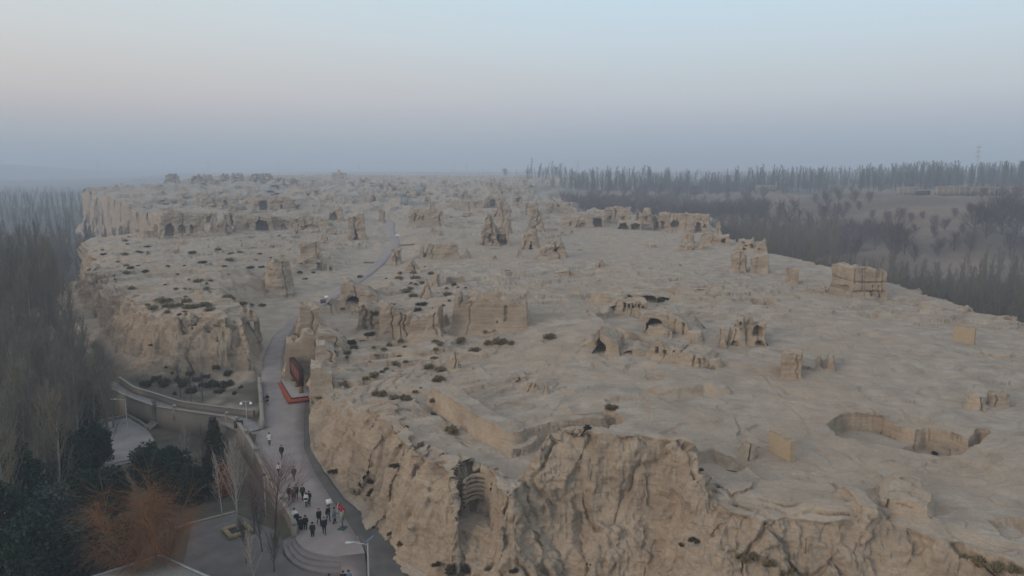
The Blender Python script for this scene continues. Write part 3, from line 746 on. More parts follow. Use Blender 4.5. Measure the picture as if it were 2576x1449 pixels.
r_(1084,1112,690,722,5,"rounded earthen knob behind the sharp fin", rnd=.8, taper=.3, rough=.6, cat='stump')
r_(1122,1167,696,712,3,"low straight earthen wall end among dark shrubs", rough=.35)
r_(757,806,762,860,6,"tall square gate tower of earth beside the road bend", name='gate_tower', cat='tower', rough=.4, taper=.06, cracks=1, prof=((0,1),(.5,.97),(1,.93)))
r_(720,798,836,945,5,"smooth plastered earth retaining wall behind the red sign", name='retaining_wall', cat='wall', smooth_low=2, rough=.4, prof=((0,.82),(.2,.9),(.5,.85),(.6,1),(1,1)), taper=.14, cracks=0)
r_(800,862,820,872,7,"dark earthen buttress behind the gate tower", rough=.7, prof=((0,1),(.5,.8),(1,.5)))
r_(797,842,856,912,6,"orange-faced earthen block with a flat white top above the sign", rough=.5, prof=((0,1),(.5,.95),(1,.6)), taper=.03)
r_(783,836,908,985,6,"smooth squared earthen pier at the corner of the cliff", name='earthen_pier', cat='pier', smooth_low=2, rough=.4, prof=((0,.97),(.6,1),(1,.85)), taper=.05, cracks=0)
r_(640,653,800,850,4,"earthen chimney stack on the rim left of the road", cat='stack', name='earthen_stack', rough=.4)
r_(595,640,772,800,6,"two earthen knobs on the rim of the left block", prof=((0,.6),(.3,1),(.5,.6),(.75,1.1),(1,.6)), rough=.7, cat='stump')
# --- the middle ruin complex
r_(1529,1628,746,786,7,"honeycombed earthen wall with niches on the back of the sunken court", holes=((.1,.16,.1,.45,1.2,'rect'),(.42,.05,.1,.8,1.5,'rect'),(.52,.05,.15,.75,1.2),(.62,.06,.1,.6,1.2),(.78,.06,.15,.7,1.2),(.9,.05,.1,.6,1)), prof=((0,.5),(.1,.6),(.2,.95),(.35,1),(.42,.9),(1,.85)), rough=.45, cracks=4, jag=.15)
r_(1560,1700,728,762,8,"row of three cave mouths under a flat rim at the rear of the complex", name='cave_row', cat='caves', holes=((.1,.2,.15,.7,2.5),(.52,.28,.05,.75,4),(.82,.3,.02,.6,4)), prof=((0,.85),(.5,.95),(1,.6)), rough=.4, jag=.06)
r_(1622,1680,778,838,8,"vaulted earthen recess with a deep curved alcove", name='vaulted_ruin', holes=((.42,.66,.2,.85,4),), prof=((0,.95),(1,1)), rough=.4)
r_(1676,1746,782,840,7,"slanting fluted earthen wall right of the curved alcove", prof=((0,1),(.4,.85),(.7,.6),(1,.15)), rough=.5, cracks=5, yaw=-14)
r_(1495,1553,815,892,7,"wedge-shaped earthen wall with a tall black doorway", name='gate_ruin', holes=((.24,.44,.02,.5,4,'arch'),(.18,.2,.4,.66,2,'tri')), prof=((0,.55),(.08,1),(.25,.97),(1,.55)), rough=.5, yaw=-10)
r_(1440,1500,846,872,6,"low crumbled wall running left from the black doorway", prof=((0,.3),(.4,.5),(.8,1),(1,.8)), rough=.5)
r_(1550,1640,862,892,6,"low grey earthen arch in front of the complex", prof=((0,.4),(.3,.8),(.6,1),(.8,.8),(1,.5)), holes=((.35,.2,.1,.5,1.2),), rough=.5)
r_(1641,1712,850,905,6,"earthen front wall with two small square windows", holes=((.12,.12,.35,.75,1.5,'rect'),(.42,.14,.3,.55,1.2,'rect'),(.75,.08,.3,.6,.8)), prof=((0,1),(.6,.85),(1,.7)), rough=.45, yaw=-12)
r_(1705,1790,872,922,7,"bulging eroded bank at the right end of the complex", prof=((0,.8),(.3,1),(.8,.9),(1,.5)), rough=.8, yaw=-8, cracks=4)
r_(1628,1690,816,852,5,"dark broken wall between the alcove and the windowed front", rough=.5, prof=((0,.9),(.6,1),(1,.7)))
r_(1826,1880,812,874,7,"domed earthen ruin with an arched niche at its foot", name='domed_ruin', rnd=.5, taper=.3, holes=((.4,.3,0,.3,1.5),), rough=.5)
r_(1852,1921,794,868,5,"tall hollow earthen shell with a scooped right side", prof=((0,1),(.25,.98),(.3,.7),(.4,.75),(.5,.95),(.6,.7),(1,.85)), holes=((.78,.3,.35,.78,1.6),(.15,.08,.75,.9,.8),(.8,.25,0,.2,1.5)), rough=.6, taper=0)
r_(1808,1824,828,876,2.2,"thin earthen finger left of the domed ruin", cat='pillar', name='earthen_pillar', taper=.2, rough=.25)
r_(1968,2009,878,952,4.5,"thick earthen post with a mushroom head on an orange foot", cat='pillar', name='earthen_pillar', taper=-.12, rough=.6)
r_(2020,2096,897,932,5,"low bitten wall right of the mushroom-headed post", prof=((0,.6),(.4,.5),(.5,.85),(.65,.5),(.75,.6),(.8,1.3),(1,1.3)), holes=((.08,.12,.4,.8,1.5),), rough=.5)
# --- right foreground
r_(2119,2252,664,755,10,"large squared earthen tower cracked into blocks with arches at its foot", name='earthen_tower', cat='tower', yaw=28, holes=((.05,.03,.5,1,.6,'rect'),(.55,.9,.55,.585,.5,'rect'),(.6,.14,.14,.33,1.2),(.78,.08,.08,.33,1.2),(.28,.02,.3,1,.5,'rect'),(.5,.9,.26,.30,.6,'rect'),(.62,.06,.38,.5,.5),(.8,.03,.38,.5,.5),(.88,.02,.2,.9,.5,'rect')), side=((.5,.8,.56,.6,.5,'rect'),(.4,.5,.3,.36,1.),(.3,.2,.32,.42,1.),(.6,.9,.24,.27,.5,'rect')), prof=((0,1),(.3,1),(.5,.97),(.6,.9),(.7,.98),(1,.92)), rough=.3, taper=.02, jag=.04, hollow=(2.,.75), cracks=3, s=.16)
r_(2419,2480,984,1035,5,"dark-bellied earthen hump at the right edge, overhanging", cat='boulder', name='boulder', rnd=.8, taper=.35, rough=.9)
r_(2475,2542,980,1026,5,"low earthen boulder joined right of the overhanging hump", cat='boulder', name='boulder', rnd=.8, taper=.4, rough=.8)
r_(2196,2348,1222,1308,7,"large orange earthen mound with a horizontal crevice, lower right", name='earthen_mound', cat='mound', rnd=.45, taper=.26, rough=.75, holes=((.58,.22,.5,.56,.6,'rect'),(.35,.25,.6,.64,.3,'rect')), prof=((0,.7),(.2,1),(.8,1),(1,.85)))
r_(1833,1918,1118,1170,5,"loose rubble heap left of the brick test wall", cat='mound', name='rubble_heap', rnd=.9, taper=.7, rough=.9, jag=.15)
r_(2470,2540,885,900,4,"flat pale ledge stone near the right edge", cat='boulder', name='boulder', rnd=.6, rough=.4)
r_(1327,1355,958,985,2.5,"small capped earthen stub with a dark slot", cat='stump', name='earthen_stump', holes=((.7,.1,.45,.85,.5,'rect'),), rough=.3, rnd=.3)
r_(1363,1385,965,992,2,"small pointed earthen stub right of the capped one", cat='stump', name='earthen_stump', taper=.6, rough=.35, rnd=.7)
r_(1288,1328,938,964,4,"low orange earthen lump with a tiny cave", cat='stump', name='earthen_stump', holes=((.35,.14,0,.3,.7),), rough=.6, taper=.3)
r_(1126,1154,880,932,3.5,"steep earthen spur casting shade over a hollow right of the shrubs", cat='fin', name='earthen_fin', taper=.6, rough=.6, prof=((0,.6),(.6,1),(1,.8)))
r_(1502,1534,653,672,4,"ragged orange earthen comb alone on the plateau", cat='stump', name='earthen_stump', prof=((0,.3),(.3,1),(.5,.6),(1,.3)), rough=.7)
r_(2030,2075,722,736,5,"flat ledge block on the bare slope left of the large tower", cat='boulder', name='boulder', rough=.4)
r_(1395,1480,675,694,7,"long pale ledge of earth left of centre on the bare plateau", cat='ledge', name='earthen_ledge', rough=.7, prof=((0,.7),(.4,1),(.6,.6),(1,.4)))
r_(1205,1290,1180,1250,4,"rounded earthen buttress at the cliff top right of the collapsed shaft", cat='buttress', name='earthen_buttress', rough=.8, taper=.2, rnd=.5) if False else None

def build_ruins():
    pk = [((r['x0'] + r['x1']) / 2, r['y1']) for r in RU]
    gp = ground(pk)
    for i, (r, g) in enumerate(zip(RU, gp)):
        x, y, z = g
        slant = math.hypot(math.hypot(x, y), CAMZ - z)
        zc = y * CP + (CAMZ - z) * SP           # depth along the view axis
        m = zc / F
        w = (r['x1'] - r['x0']) * m; h = (r['y1'] - r['y0']) * m / math.cos(math.atan2(CAMZ - z, y)) + .15
        kw = dict(r['kw'])
        yaw = R(r['yaw'])
        dp = r['depth']
        if abs(r['yaw']) > 20:
            w = w / (math.cos(yaw) + abs(math.sin(yaw)) * dp / w) if w > 0 else w
            w = (r['x1'] - r['x0']) * m - dp * abs(math.sin(yaw)); w /= math.cos(yaw)
        el = math.atan2(CAMZ - z, y)
        h = max(h - dp * math.sin(el) * .75 / math.cos(el), h * .45)
        s = kw.pop('s', float(np.clip(m * 2.0, .10, 1.2)))
        hh = h + SINK
        def adj(hs):
            return [(a, b, (c * h + SINK) / hh, (e * h + SINK) / hh, *rest) for a, b, c, e, *rest in hs]
        kw['holes'] = adj(kw.get('holes', ())); kw['side'] = adj(kw.get('side', ()))
        kw['rough'] = kw.get('rough', .35) * float(np.clip(zc / 170, .65, 1.8))
        if 'hollow' in kw and kw['hollow']: kw['hollow'] = (min(kw['hollow'][0], w / 3.2, dp / 3), kw['hollow'][1])
        me = ruin_mesh(r['name'], w, dp, hh, seed=i + 3, s=s, **kw)
        face = -math.atan2(x, y) + yaw
        o = new_obj(r['name'], me, M['earth'], loc=(x, y, z - SINK), rz=face, label=r['label'], cat=r['cat'])
build_ruins()
def old_city():
    rs = np.random.RandomState(12)
    protos = []
    specs = [(6, 3, 2.2), (9, 2, 1.8), (3, 3, 2.8), (5, 5, 2.0), (12, 3, 1.5), (2.5, 2, 2.4), (7, 4, 2.6), (4, 2.2, 1.3)]
    for i, (w, d, h) in enumerate(specs):
        prof = [(t, rs.uniform(.45, 1.1)) for t in np.linspace(0, 1, 6)]
        protos.append(ruin_mesh("broken_wall", w, d, h + .6, seed=500 + i, s=.4, prof=prof, rough=.6, jag=.2, hollow=(.9, .4) if i in (3, 6) else None,
                                holes=[(rs.uniform(.2, .8), .25, .25, .75, 1.5, rs.choice(['arch', 'rect']))] if i % 2 == 0 else ()))
    picks = []
    for k in range(175):
        t = rs.rand()
        if t < .45: picks.append((rs.uniform(400, 1330), rs.uniform(458, 500)))
        elif t < .62: picks.append((rs.uniform(330, 900), rs.uniform(498, 530)))
        elif t < .82: picks.append((rs.uniform(1040, 1620), rs.uniform(490, 600)))
        elif t < .92: picks.append((rs.uniform(1100, 1960), rs.uniform(580, 720)))
        else: picks.append((rs.uniform(420, 880), rs.uniform(582, 640)))
    gp = ground(picks)
    dr, _, _ = seg_info(gp[:, 0].astype(np.float32), gp[:, 1].astype(np.float32), RC)
    for (a, b), g, d in zip(picks, gp, dr):
        if d < 14: continue
        me = protos[rs.randint(len(protos))]
        o = bpy.data.objects.new("broken_wall", me); COL.objects.link(o)
        if not me.materials: me.materials.append(M['earth'])
        sc = rs.uniform(.6, 1.15) * float(np.clip(g[1] / 420, .5, 2.0))
        o.location = (g[0], g[1], g[2] - .6 * sc); o.scale = (sc * rs.uniform(.8, 1.3), sc, sc * rs.uniform(.7, 1.1))
        o.rotation_euler[2] = rs.choice([0, 1.57]) + rs.uniform(-.3, .3) + .2
        k = 0 if b < 478 else (1 if b < 500 else (2 if a < 900 and b < 560 else (3 if a < 900 else (4 if b < 600 else 5))))
        o['label'] = ("low eroded wall stub on the hazy far skyline of the old city", "low broken earthen wall among the crowded remains below the skyline", "small earthen wall stub on the upper left terrace around the cave houses",
                      "small wall stub among dark shrubs on the left block", "broken earthen wall stub on the middle plateau right of the grey road", "tiny eroded wall stub on the open bare plateau")[k]
        o['category'] = "ruin"; o['group'] = "broken walls %s" % ("on the skyline", "below the skyline", "of the upper left terrace", "of the left block", "right of the road", "of the bare plateau")[k]
old_city()
print("ruins", _t.time() - _t0)
# ------------------------------------------------------------------ simple materials
def simple(name, col, rough=.8, var=.25, scale=6, metal=0., spec=None, obj=True):
    t = NT(name, rough)
    n = t.noise(scale, 4, t.pos(obj=obj))
    c = t.mix(t.mapr(n, .3, .7), tuple(v * (1 - var) for v in col), tuple(min(1, v * (1 + var)) for v in col))
    t.b.inputs["Metallic"].default_value = metal
    if spec is not None: t.b.inputs["Specular IOR Level"].default_value = spec
    return t.col(c)
M['bark'] = simple("pale_poplar_bark", (.27, .25, .20), .9)
M['twig'] = simple("grey_brown_twigs", (.165, .140, .105), .95)
M['twig_left'] = simple('left_grey_twigs', (.165, .145, .118), .95)  # one even grey for the twigs of the left wood
M['twig_dark'] = simple("dark_twigs", (.085, .078, .062), .95)
M['twig_purple'] = simple("purple_brown_twigs", (.125, .088, .085), .95)
M['twig_red'] = simple("reddish_twigs", (.20, .115, .105), .95)
M['twig_orange'] = simple("orange_willow_twigs", (.215, .105, .048), .95)
M['twig_silver'] = simple("silver_twigs", (.30, .275, .245), .9)
M['bark_left'] = simple('grey_poplar_bark', (.22, .205, .17), .9)
M['bark_dark'] = simple("dark_bark", (.09, .06, .04), .95)
M['needle'] = simple("dark_evergreen_leaves", (.022, .036, .022), .9, .4)
M['needle2'] = simple("brownish_evergreen_leaves", (.045, .042, .026), .9, .4)
M['leaf_orange'] = simple("orange_leaves", (.30, .10, .03), .9, .4)
M['leaf_teal'] = simple("grey_green_leaves", (.05, .068, .055), .9, .4)
M['shrub'] = simple("olive_dry_shrub", (.195, .160, .085), .95, .5)
M['shrub_dark'] = simple("dark_dry_shrub", (.075, .058, .042), .95, .3)
M['ivy'] = simple("dark_red_brown_creeper", (.085, .070, .042), .95, .3)
M['stone'] = simple("cut_stone", (.27, .245, .205), .85, .12)
M['wall'] = simple("rendered_wall", (.205, .18, .148), .9, .15)
M['red'] = simple("red_painted_step", (.28, .06, .03), .6, .15)
M['sign'] = simple("brown_red_board", (.15, .050, .036), .6, .2)
M['signd'] = simple("dark_red_edge", (.05, .016, .014), .6, .2)
M['wood'] = simple("yellow_brown_log", (.23, .15, .06), .8, .2)
M['grey'] = simple("galvanised_metal", (.45, .46, .47), .45, .08, metal=.3)
M['panel'] = simple("solar_panel", (.10, .13, .20), .25, .1)
M['white'] = simple("white_board", (.75, .74, .72), .6, .05)
M['lamp'] = simple("white_lamp_globe", (.8, .8, .78), .4, .03)
M['black'] = simple("dark_metal", (.04, .045, .045), .6)
M['greenm'] = simple("dark_green_metal", (.05, .085, .08), .5)
M['adobe'] = None

def tube(P, r, k=4, off=0):
    """tapered tube through points P with radii r; returns verts, quads"""
    P = np.asarray(P, float); n = len(P)
    T = np.gradient(P, axis=0); T /= np.linalg.norm(T, axis=1, keepdims=True) + 1e-9
    ref = np.array([0, 0, 1.]) if abs(T[0, 2]) < .8 else np.array([1., 0, 0])
    A = np.cross(T, ref); A /= np.linalg.norm(A, axis=1, keepdims=True) + 1e-9
    B = np.cross(T, A)
    a = np.arange(k) / k * 2 * math.pi
    r = np.broadcast_to(np.asarray(r, float), (n,))
    V = P[:, None] + r[:, None, None] * (np.cos(a)[None, :, None] * A[:, None] + np.sin(a)[None, :, None] * B[:, None])
    return V.reshape(-1, 3), grid_faces(n, k, off, wrap=True)
class MB:
    def __init__(s): s.V, s.F, s.n = [], [], 0
    def add(s, V, Fq): s.V.append(V); s.F.append(Fq + s.n); s.n += len(V); return s
    def tube(s, P, r, k=4): return s.add(*tube(P, r, k))
    def cyl(s, p, r, h, k=12, r2=None):
        r2 = r if r2 is None else r2
        p = np.array(p, float)
        return s.tube([p, p, p + (0, 0, h), p + (0, 0, h)], [1e-4, r, r2, 1e-4], k) if False else s.lathe(p, [(0, 0), (r, 0), (r2, h), (0, h)], k)
    def lathe(s, p, prof, k=12):
        a = np.arange(k) / k * 2 * math.pi
        V = np.array([[(p[0] + r * math.cos(t), p[1] + r * math.sin(t), p[2] + z) for t in a] for r, z in prof]).reshape(-1, 3)
        return s.add(V, grid_faces(len(prof), k, wrap=True))
    def box(s, c, sz, rz=0., tilt=None):
        x, y, z = sz
        V = np.array([(i * x / 2, j * y / 2, k * z / 2) for i in (-1, 1) for j in (-1, 1) for k in (-1, 1)], float)
        if tilt is not None: V = V @ np.array(tilt.to_3x3()).T
        ca, sa = math.cos(rz), math.sin(rz)
        V = np.stack([V[:, 0] * ca - V[:, 1] * sa, V[:, 0] * sa + V[:, 1] * ca, V[:, 2]], 1) + np.array(c, float)
        Fq = np.array([(0, 1, 3, 2), (4, 6, 7, 5), (0, 4, 5, 1), (2, 3, 7, 6), (0, 2, 6, 4), (1, 5, 7, 3)])
        return s.add(V, Fq)
    def mesh(s, name, smooth=False): return mesh_from(name, np.concatenate(s.V), np.concatenate(s.F), smooth)
    def build(s, name, mat, parent=None, smooth=False, **k): return new_obj(name, s.mesh(name, smooth), mat, parent=parent, **k)
def empty(name, loc, rz=0, label=None, cat=None, group=None):
    o = bpy.data.objects.new(name, None); COL.objects.link(o); o.location = loc; o.rotation_euler[2] = rz
    o.empty_display_size = .2
    if label: o['label'] = label
    if cat: o['category'] = cat
    if group: o['group'] = group
    return o
def clone(root, loc, rz=0, sc=1., label=None, group=None, tilt=0):
    r = root.copy(); COL.objects.link(r); r.location = loc; r.rotation_euler = (tilt, 0, rz)
    r.scale = (sc, sc, sc) if isinstance(sc, (int, float)) else sc
    if label: r['label'] = label
    if group: r['group'] = group
    for ch in list(root.children):
        c = ch.copy(); COL.objects.link(c); c.parent = r
    return r

# ------------------------------------------------------------------ trees
def arc(p, d, L, up, n, rs, wob=.08):
    """curved twig: start p, direction d, length L, bending towards vertical (up>0) or drooping (up<0)"""
    P = [np.array(p, float)]; d = np.array(d, float); d /= np.linalg.norm(d)
    for i in range(n):
        d = d + np.array([0, 0, up / n]) + rs.normal(0, wob, 3); d /= np.linalg.norm(d)
        P.append(P[-1] + d * L / n)
    return P
def tree_mesh(seed, h, spread, nb, nt, ang=(.35, .6), up=.6, tr=.16, bt=.045, tt=.022, b0=.12, sub=.5, tup=.5, k=3, shape='poplar', lean=.02, multi=1):
    rs = np.random.RandomState(seed)
    T, C = MB(), MB()
    for m in range(multi):
        base = (0, 0, -.3) if multi == 1 else (rs.normal(0, .25), rs.normal(0, .25), -.3)
        d0 = (rs.normal(0, lean), rs.normal(0, lean), 1) if multi == 1 else (rs.normal(0, .3), rs.normal(0, .3), 1)
        H_ = h * (1 if m == 0 else rs.uniform(.75, .95))
        P = np.array(arc(base, d0, H_, .2, 9, rs, .03))
        r = np.linspace(tr, tr * .12, len(P)); r[0] *= 1.3
        T.tube(P, r, 6)
        zs = np.linspace(0, 1, len(P))
        for i in range(nb // multi):
            f = b0 + (1 - b0) * (i + rs.rand()) / (nb // multi)
            f = min(f, .985)
            p = np.array([np.interp(f, zs, P[:, j]) for j in range(3)])
            a = rs.rand() * 2 * math.pi
            an = rs.uniform(*ang)
            if shape == 'poplar': env = (1 - f) ** .6 * (.35 + .65 * sstep(0, .3, f))
            elif shape == 'round': env = math.sqrt(max(.02, 1 - ((f - .45) / .58) ** 2)) * (1.15 - .3 * f)
            else: env = (1 - .55 * f)
            L = spread * (env + .12) * rs.uniform(.7, 1.15) / max(math.sin(an), .35)
            d = (math.sin(an) * math.cos(a), math.sin(an) * math.sin(a), math.cos(an))
            Q = np.array(arc(p, d, L, up, 4, rs, .09))
            C.tube(Q, np.linspace(bt, bt * .3, 5), k)
            for j in range(nt):
                g = rs.uniform(.15, 1)
                q = np.array([np.interp(g * 4, range(5), Q[:, c]) for c in range(3)])
                dd = np.array(Q[-1] - Q[0]); dd /= np.linalg.norm(dd)
                dd = dd + rs.normal(0, .42, 3)
                W = arc(q, dd, L * sub * rs.uniform(.5, 1.1), tup, 2, rs, .1)
                C.tube(W, [tt, tt * .75, tt * .3], 3)
    return T.mesh("trunk", True), C.mesh("crown")
def make_tree(name, label, cat, group, tm, bark, twig, loc=(0, 0, -500), **k):
    o = empty(name, loc, label=label, cat=cat, group=group)
    new_obj("trunk", tm[0], bark, parent=o); new_obj("crown", tm[1], twig, parent=o)
    return o
def merged(meshes, spots, name, mat, label, cat):
    """many far trees as one mass"""
    VV, FF, n = [], [], 0
    rs = np.random.RandomState(5)
    arrs = []
    for me in meshes:
        v = np.empty(len(me.vertices) * 3, np.float32); me.vertices.foreach_get("co", v)
        f = np.empty(len(me.loops), np.int32); me.loops.foreach_get("vertex_index", f)
        arrs.append((v.reshape(-1, 3), f.reshape(-1, 4)))
    for x, y, z, s in spots:
        v, f = arrs[rs.randint(len(arrs))]
        a = rs.rand() * 6.28; ca, sa = math.cos(a), math.sin(a); sw = s * rs.uniform(.8, 1.3)
        VV.append(np.stack([(v[:, 0] * ca - v[:, 1] * sa) * sw + x, (v[:, 0] * sa + v[:, 1] * ca) * sw + y, v[:, 2] * s + z], 1)); FF.append(f + n); n += len(v)
    return new_obj(name, mesh_from(name, np.concatenate(VV), np.concatenate(FF)), mat, kind='stuff', label=label, cat=cat)

def to_px(x, y, z):
    dz = z - CAMZ
    zc = y * CP - dz * SP; yc = y * SP + dz * CP
    return 1288 + F * x / zc, 724.5 - F * yc / zc, zc

def scatter(xr, yr, gap, seed, test, n=20000):
    rs = np.random.RandomState(seed)
    cand = np.stack([rs.uniform(*xr, n), rs.uniform(*yr, n)], 1)
    cand = cand[test(cand[:, 0], cand[:, 1])]
    out = []; cell = {}
    for x, y in cand:
        g = gap(x, y) if callable(gap) else gap
        c = (int(x // 12), int(y // 12)); ok = True
        for i in (-1, 0, 1):
            for j in (-1, 0, 1):
                for (a, b) in cell.get((c[0] + i, c[1] + j), ()):
                    if (a - x) ** 2 + (b - y) ** 2 < g * g: ok = False; break
                if not ok: break
            if not ok: break
        if ok: out.append((x, y)); cell.setdefault(c, []).append((x, y))
    return np.array(out)

def vegetation():
    rs = np.random.RandomState(3)
    pop = []
    for i in range(5):
        tm = tree_mesh(100 + i, 17, 2.0, 66, 9, (.28, .5), .55, tr=.19, bt=.055, tt=.032)
        pop.append(make_tree("poplar_tree", "x", "tree", None, tm, M['bark'], M['twig']))
    popl = []
    for i in range(5):
        tm = tree_mesh(150 + i, 17, 2.3, 64, 9, (.32, .6), .6, tr=.18, bt=.05, tt=.023)
        popl.append(make_tree("poplar_tree", "x", "tree", None, tm, M['bark_left'], M['twig_left']))
    rnd = []
    for i in range(3):
        tm = tree_mesh(200 + i, 8, 3.3, 60, 12, (.6, 1.2), .5, tr=.16, bt=.05, tt=.03, shape='round', b0=.08, sub=.55)
        rnd.append(make_tree("bare_tree", "x", "tree", None, tm, M['bark_dark'], M['twig_purple']))
    used = set()
    def put(kind, protos, x, y, z, sc, label, group):
        i = rs.randint(len(protos))
        if (kind, i) not in used:
            used.add((kind, i)); o = protos[i]
            o.location = (x, y, z); o.scale = (sc * rs.uniform(.9, 1.25),) * 2 + (sc,); o.rotation_euler[2] = rs.rand() * 6.28
            o['label'] = label; o['group'] = group
            return o
        return clone(protos[i], (x, y, z), rs.rand() * 6.28, (sc * rs.uniform(.9, 1.25),) * 2 + (sc,), label, group)
    # --- left wood
    def tl(x, y):
        sd = sdist(x, y, RIM); dp, pp, sp = seg_info(x, y, PC)
        return (x > -.74 * y - 6) & (x < -.30 * y) & (sd < -9) & ~((dp < 5)) & ~((sp > 0) & (dp < 26) & (x > -62)) & ~((x > -52) & (y < 118)) & ~((x > -70) & (y > 95) & (y < 112) & (x > -58))
    L = scatter((-420, -20), (72, 330), lambda x, y: 3.1 if y < 230 else 4.4, 1, tl, 40000)
    # the large ones first
    px = to_px(L[:, 0], L[:, 1], 5.0)
    vis = (px[0] > -60) & (px[0] < 420) & (px[1] < 1600)
    L = L[vis]; order = np.argsort(L[:, 1]); L = L[order]
    near, rest = L[:165], L[165:]
    hz = H(near[:, 0], near[:, 1])
    for (x, y), z in zip(near, hz):
        sc = rs.uniform(.8, 1.1) * (1.0 if y > 130 else .85)
        put('popl', popl, x, y, z, sc, "tall bare grey poplar in the dense wood below the left cliff", "poplars of the left wood")
    # --- right valley
    def lim(qx): return np.interp(qx, [1350, 1500, 1700, 1900, 2050, 2110, 2111, 2600], [466, 480, 494, 510, 520, 524, 0, 0])
    def trr(x, y):
        sd = sdist(x, y, RIM); z = H(x, y)
        qx, qy, _ = to_px(x, y, z + 17)
        return (x < .72 * y + 6) & (sd < -8) & (z < -3) & (x > 60) & (qy > lim(qx)) & ~((qx > 2110) & (qy < 628 - 40 * (fbm(x / 14, y / 14, 0, 2, 77) > .25)))
    Rt = scatter((80, 420), (110, 560), lambda x, y: 3.9 if y < 300 else 5.5, 2, trr)
    gap2 = fbm(Rt[:, 0] / 30, Rt[:, 1] / 30, 0, 2, 301) > -.30
    Rt = Rt[gap2]; Rt = Rt[np.argsort(Rt[:, 1])]
    nearR, restR = Rt[:130], Rt[130:]
    hz = H(nearR[:, 0], nearR[:, 1])
    for (x, y), z in zip(nearR, hz):
        put('pop', pop, x, y, z, rs.uniform(.72, 1.12), "bare poplar with pale trunk in the river valley right of the plateau", "poplars of the right valley")
    # --- bare round trees and thickets on the right bank (pixel picks of the foot, size)
    RT = [(2290,560,.6),(2320,552,.5),(2400,548,.6),(2440,540,.7),(2130,535,.8),(2105,545,.9),(2160,528,.6),(2350,600,.7),(2300,585,.5),(2420,590,.6),(2120,640,1.1),(2150,650,1.0),(2300,660,.9),(2250,650,1.1),(2360,645,.9),(2575,650,1.2),(2540,640,1.2),(2330,480,.8),(2290,486,.9),(2520,500,.9),(2560,505,1.0),(2470,500,.8),(2215,486,.8),(2130,610,1.4),(2165,622,1.5),(2200,628,1.6),(2240,634,1.5),(2275,640,1.3),(2185,600,1.2),(2225,606,1.2),(2480,600,1.8),(2520,590,2.0),(2555,600,2.0),(2590,585,2.0),(2450,585,1.5),
          (2500,560,1.6),(2545,550,1.6),(2385,470,2.2),(2420,462,2.2),(2540,462,2.4),(2500,466,2.0),(2340,466,2.0),(2110,508,1.0),(2150,512,1.0),(2185,512,.9),(2080,524,1.2),(2050,512,.8),
          (2230,560,.7),(2262,556,.8),(2195,552,.6),(2350,575,.8),(2375,580,.7),(2400,632,1.),(2440,636,1.1),(1980,455,2.2),(2020,455,2.0),(1880,520,1.5),(1790,490,1.4),(1745,500,1.4),(1700,505,1.5),
          (1660,500,1.5),(1620,498,1.4),(1570,495,1.4),(1530,492,1.4),(1490,488,1.3),(1450,480,1.2),(1390,474,1.2),(1600,510,1.5),(1680,520,1.4),(1730,525,1.4),(1830,505,1.2),(1920,500,1.2),(1870,455,1.8),(1790,450,1.6),(1560,450,1.5),(1490,448,1.6),
          (1400,446,1.6),(1330,446,1.4),(1270,444,1.4),(1640,448,1.6),(1720,446,1.4),(2250,470,1.4),(2200,468,1.2),(2285,475,1.0)]
    gp = ground([(a, b) for a, b, _ in RT])
    for (a, b, s), g in zip(RT, gp):
        k = 0 if b < 458 else (1 if a > 2440 else (2 if a > 2100 and b < 520 else (3 if a > 2100 else 4)))
        put('rnd', rnd, g[0], g[1], g[2], s, ("rounded bare tree standing along the foot of the far poplar line", "dense purple-brown bare tree in the big thicket at the right edge", "bare bushy tree among the drying houses on the right bank",
            "small bare bush or tree on the reddish hillside beyond the valley", "purple-brown bare tree in the thicket of the far valley bend")[k], "bare trees %s" % ("below the poplar line", "of the right edge thicket", "around the village", "on the reddish hillside", "of the valley bend")[k])
    # --- far masses
    lo = [tree_mesh(300 + i, 17, 2.1, 34, 2, (.28, .5), .55, tr=.2, bt=.10, tt=.07)[1] for i in range(4)]
    hi = [tree_mesh(310 + i, 17, 2.1, 44, 4, (.28, .5), .55, tr=.2, bt=.06, tt=.04)[1] for i in range(4)]
    def mass(P, s0, s1, bend=0):
        z = H(P[:, 0], P[:, 1]); return [(x, y, zz, rs.uniform(s0, s1)) for (x, y), zz in zip(P, z)]
    merged(hi, mass(rest, .8, 1.1), "left_wood", M['twig_left'], "dense bare poplar wood behind the nearest trees on the left", "wood")
    merged(hi, mass(restR, .7, 1.1), "valley_wood", M['twig'], "bare poplar wood filling the river valley on the right", "wood")
    def tfl(x, y):
        return (x > -.72 * y) & (x < -.50 * y) & (sdist(x, y, RIM) < -12) & (y > 325)
    FL = scatter((-1300, -160), (325, 1500), lambda x, y: 6 + y / 110, 4, tfl, 12000)
    merged(lo, mass(FL, .8, 1.1), "far_left_wood", M['twig_dark'], "dark blue-grey wood in the hazy left valley beyond the cliff", "wood")
    def tfr(x, y): return (x > .02 * y) & (x < .72 * y)
    P1 = []
    for yy, x0, x1, n in ((760, 330, 560, 110), (860, 60, 640, 330), (900, 0, 660, 330), (960, 100, 700, 330), (1080, 20, 800, 330), (1350, 60, 1000, 330), (1800, 0, 1300, 260), (2600, -260, 1400, 200)):
        xs = np.sort(rs.uniform(x0, x1, n)); P1 += [(x, yy + rs.normal(0, 18) - (x - 300) * .12) for x in xs if fbm(x / 40, yy, 0, 2, 401) > -.25]
    P1 = np.array(P1)
    merged(lo, mass(P1, .75, 1.75), "poplar_windbreak", M['twig_dark'], "long far line of bare poplars along the right horizon", "tree line")
    P2 = np.stack([rs.uniform(60, 760, 420), rs.uniform(770, 1150, 420)], 1); P2 = P2[(P2[:, 0] > .13 * P2[:, 1])]
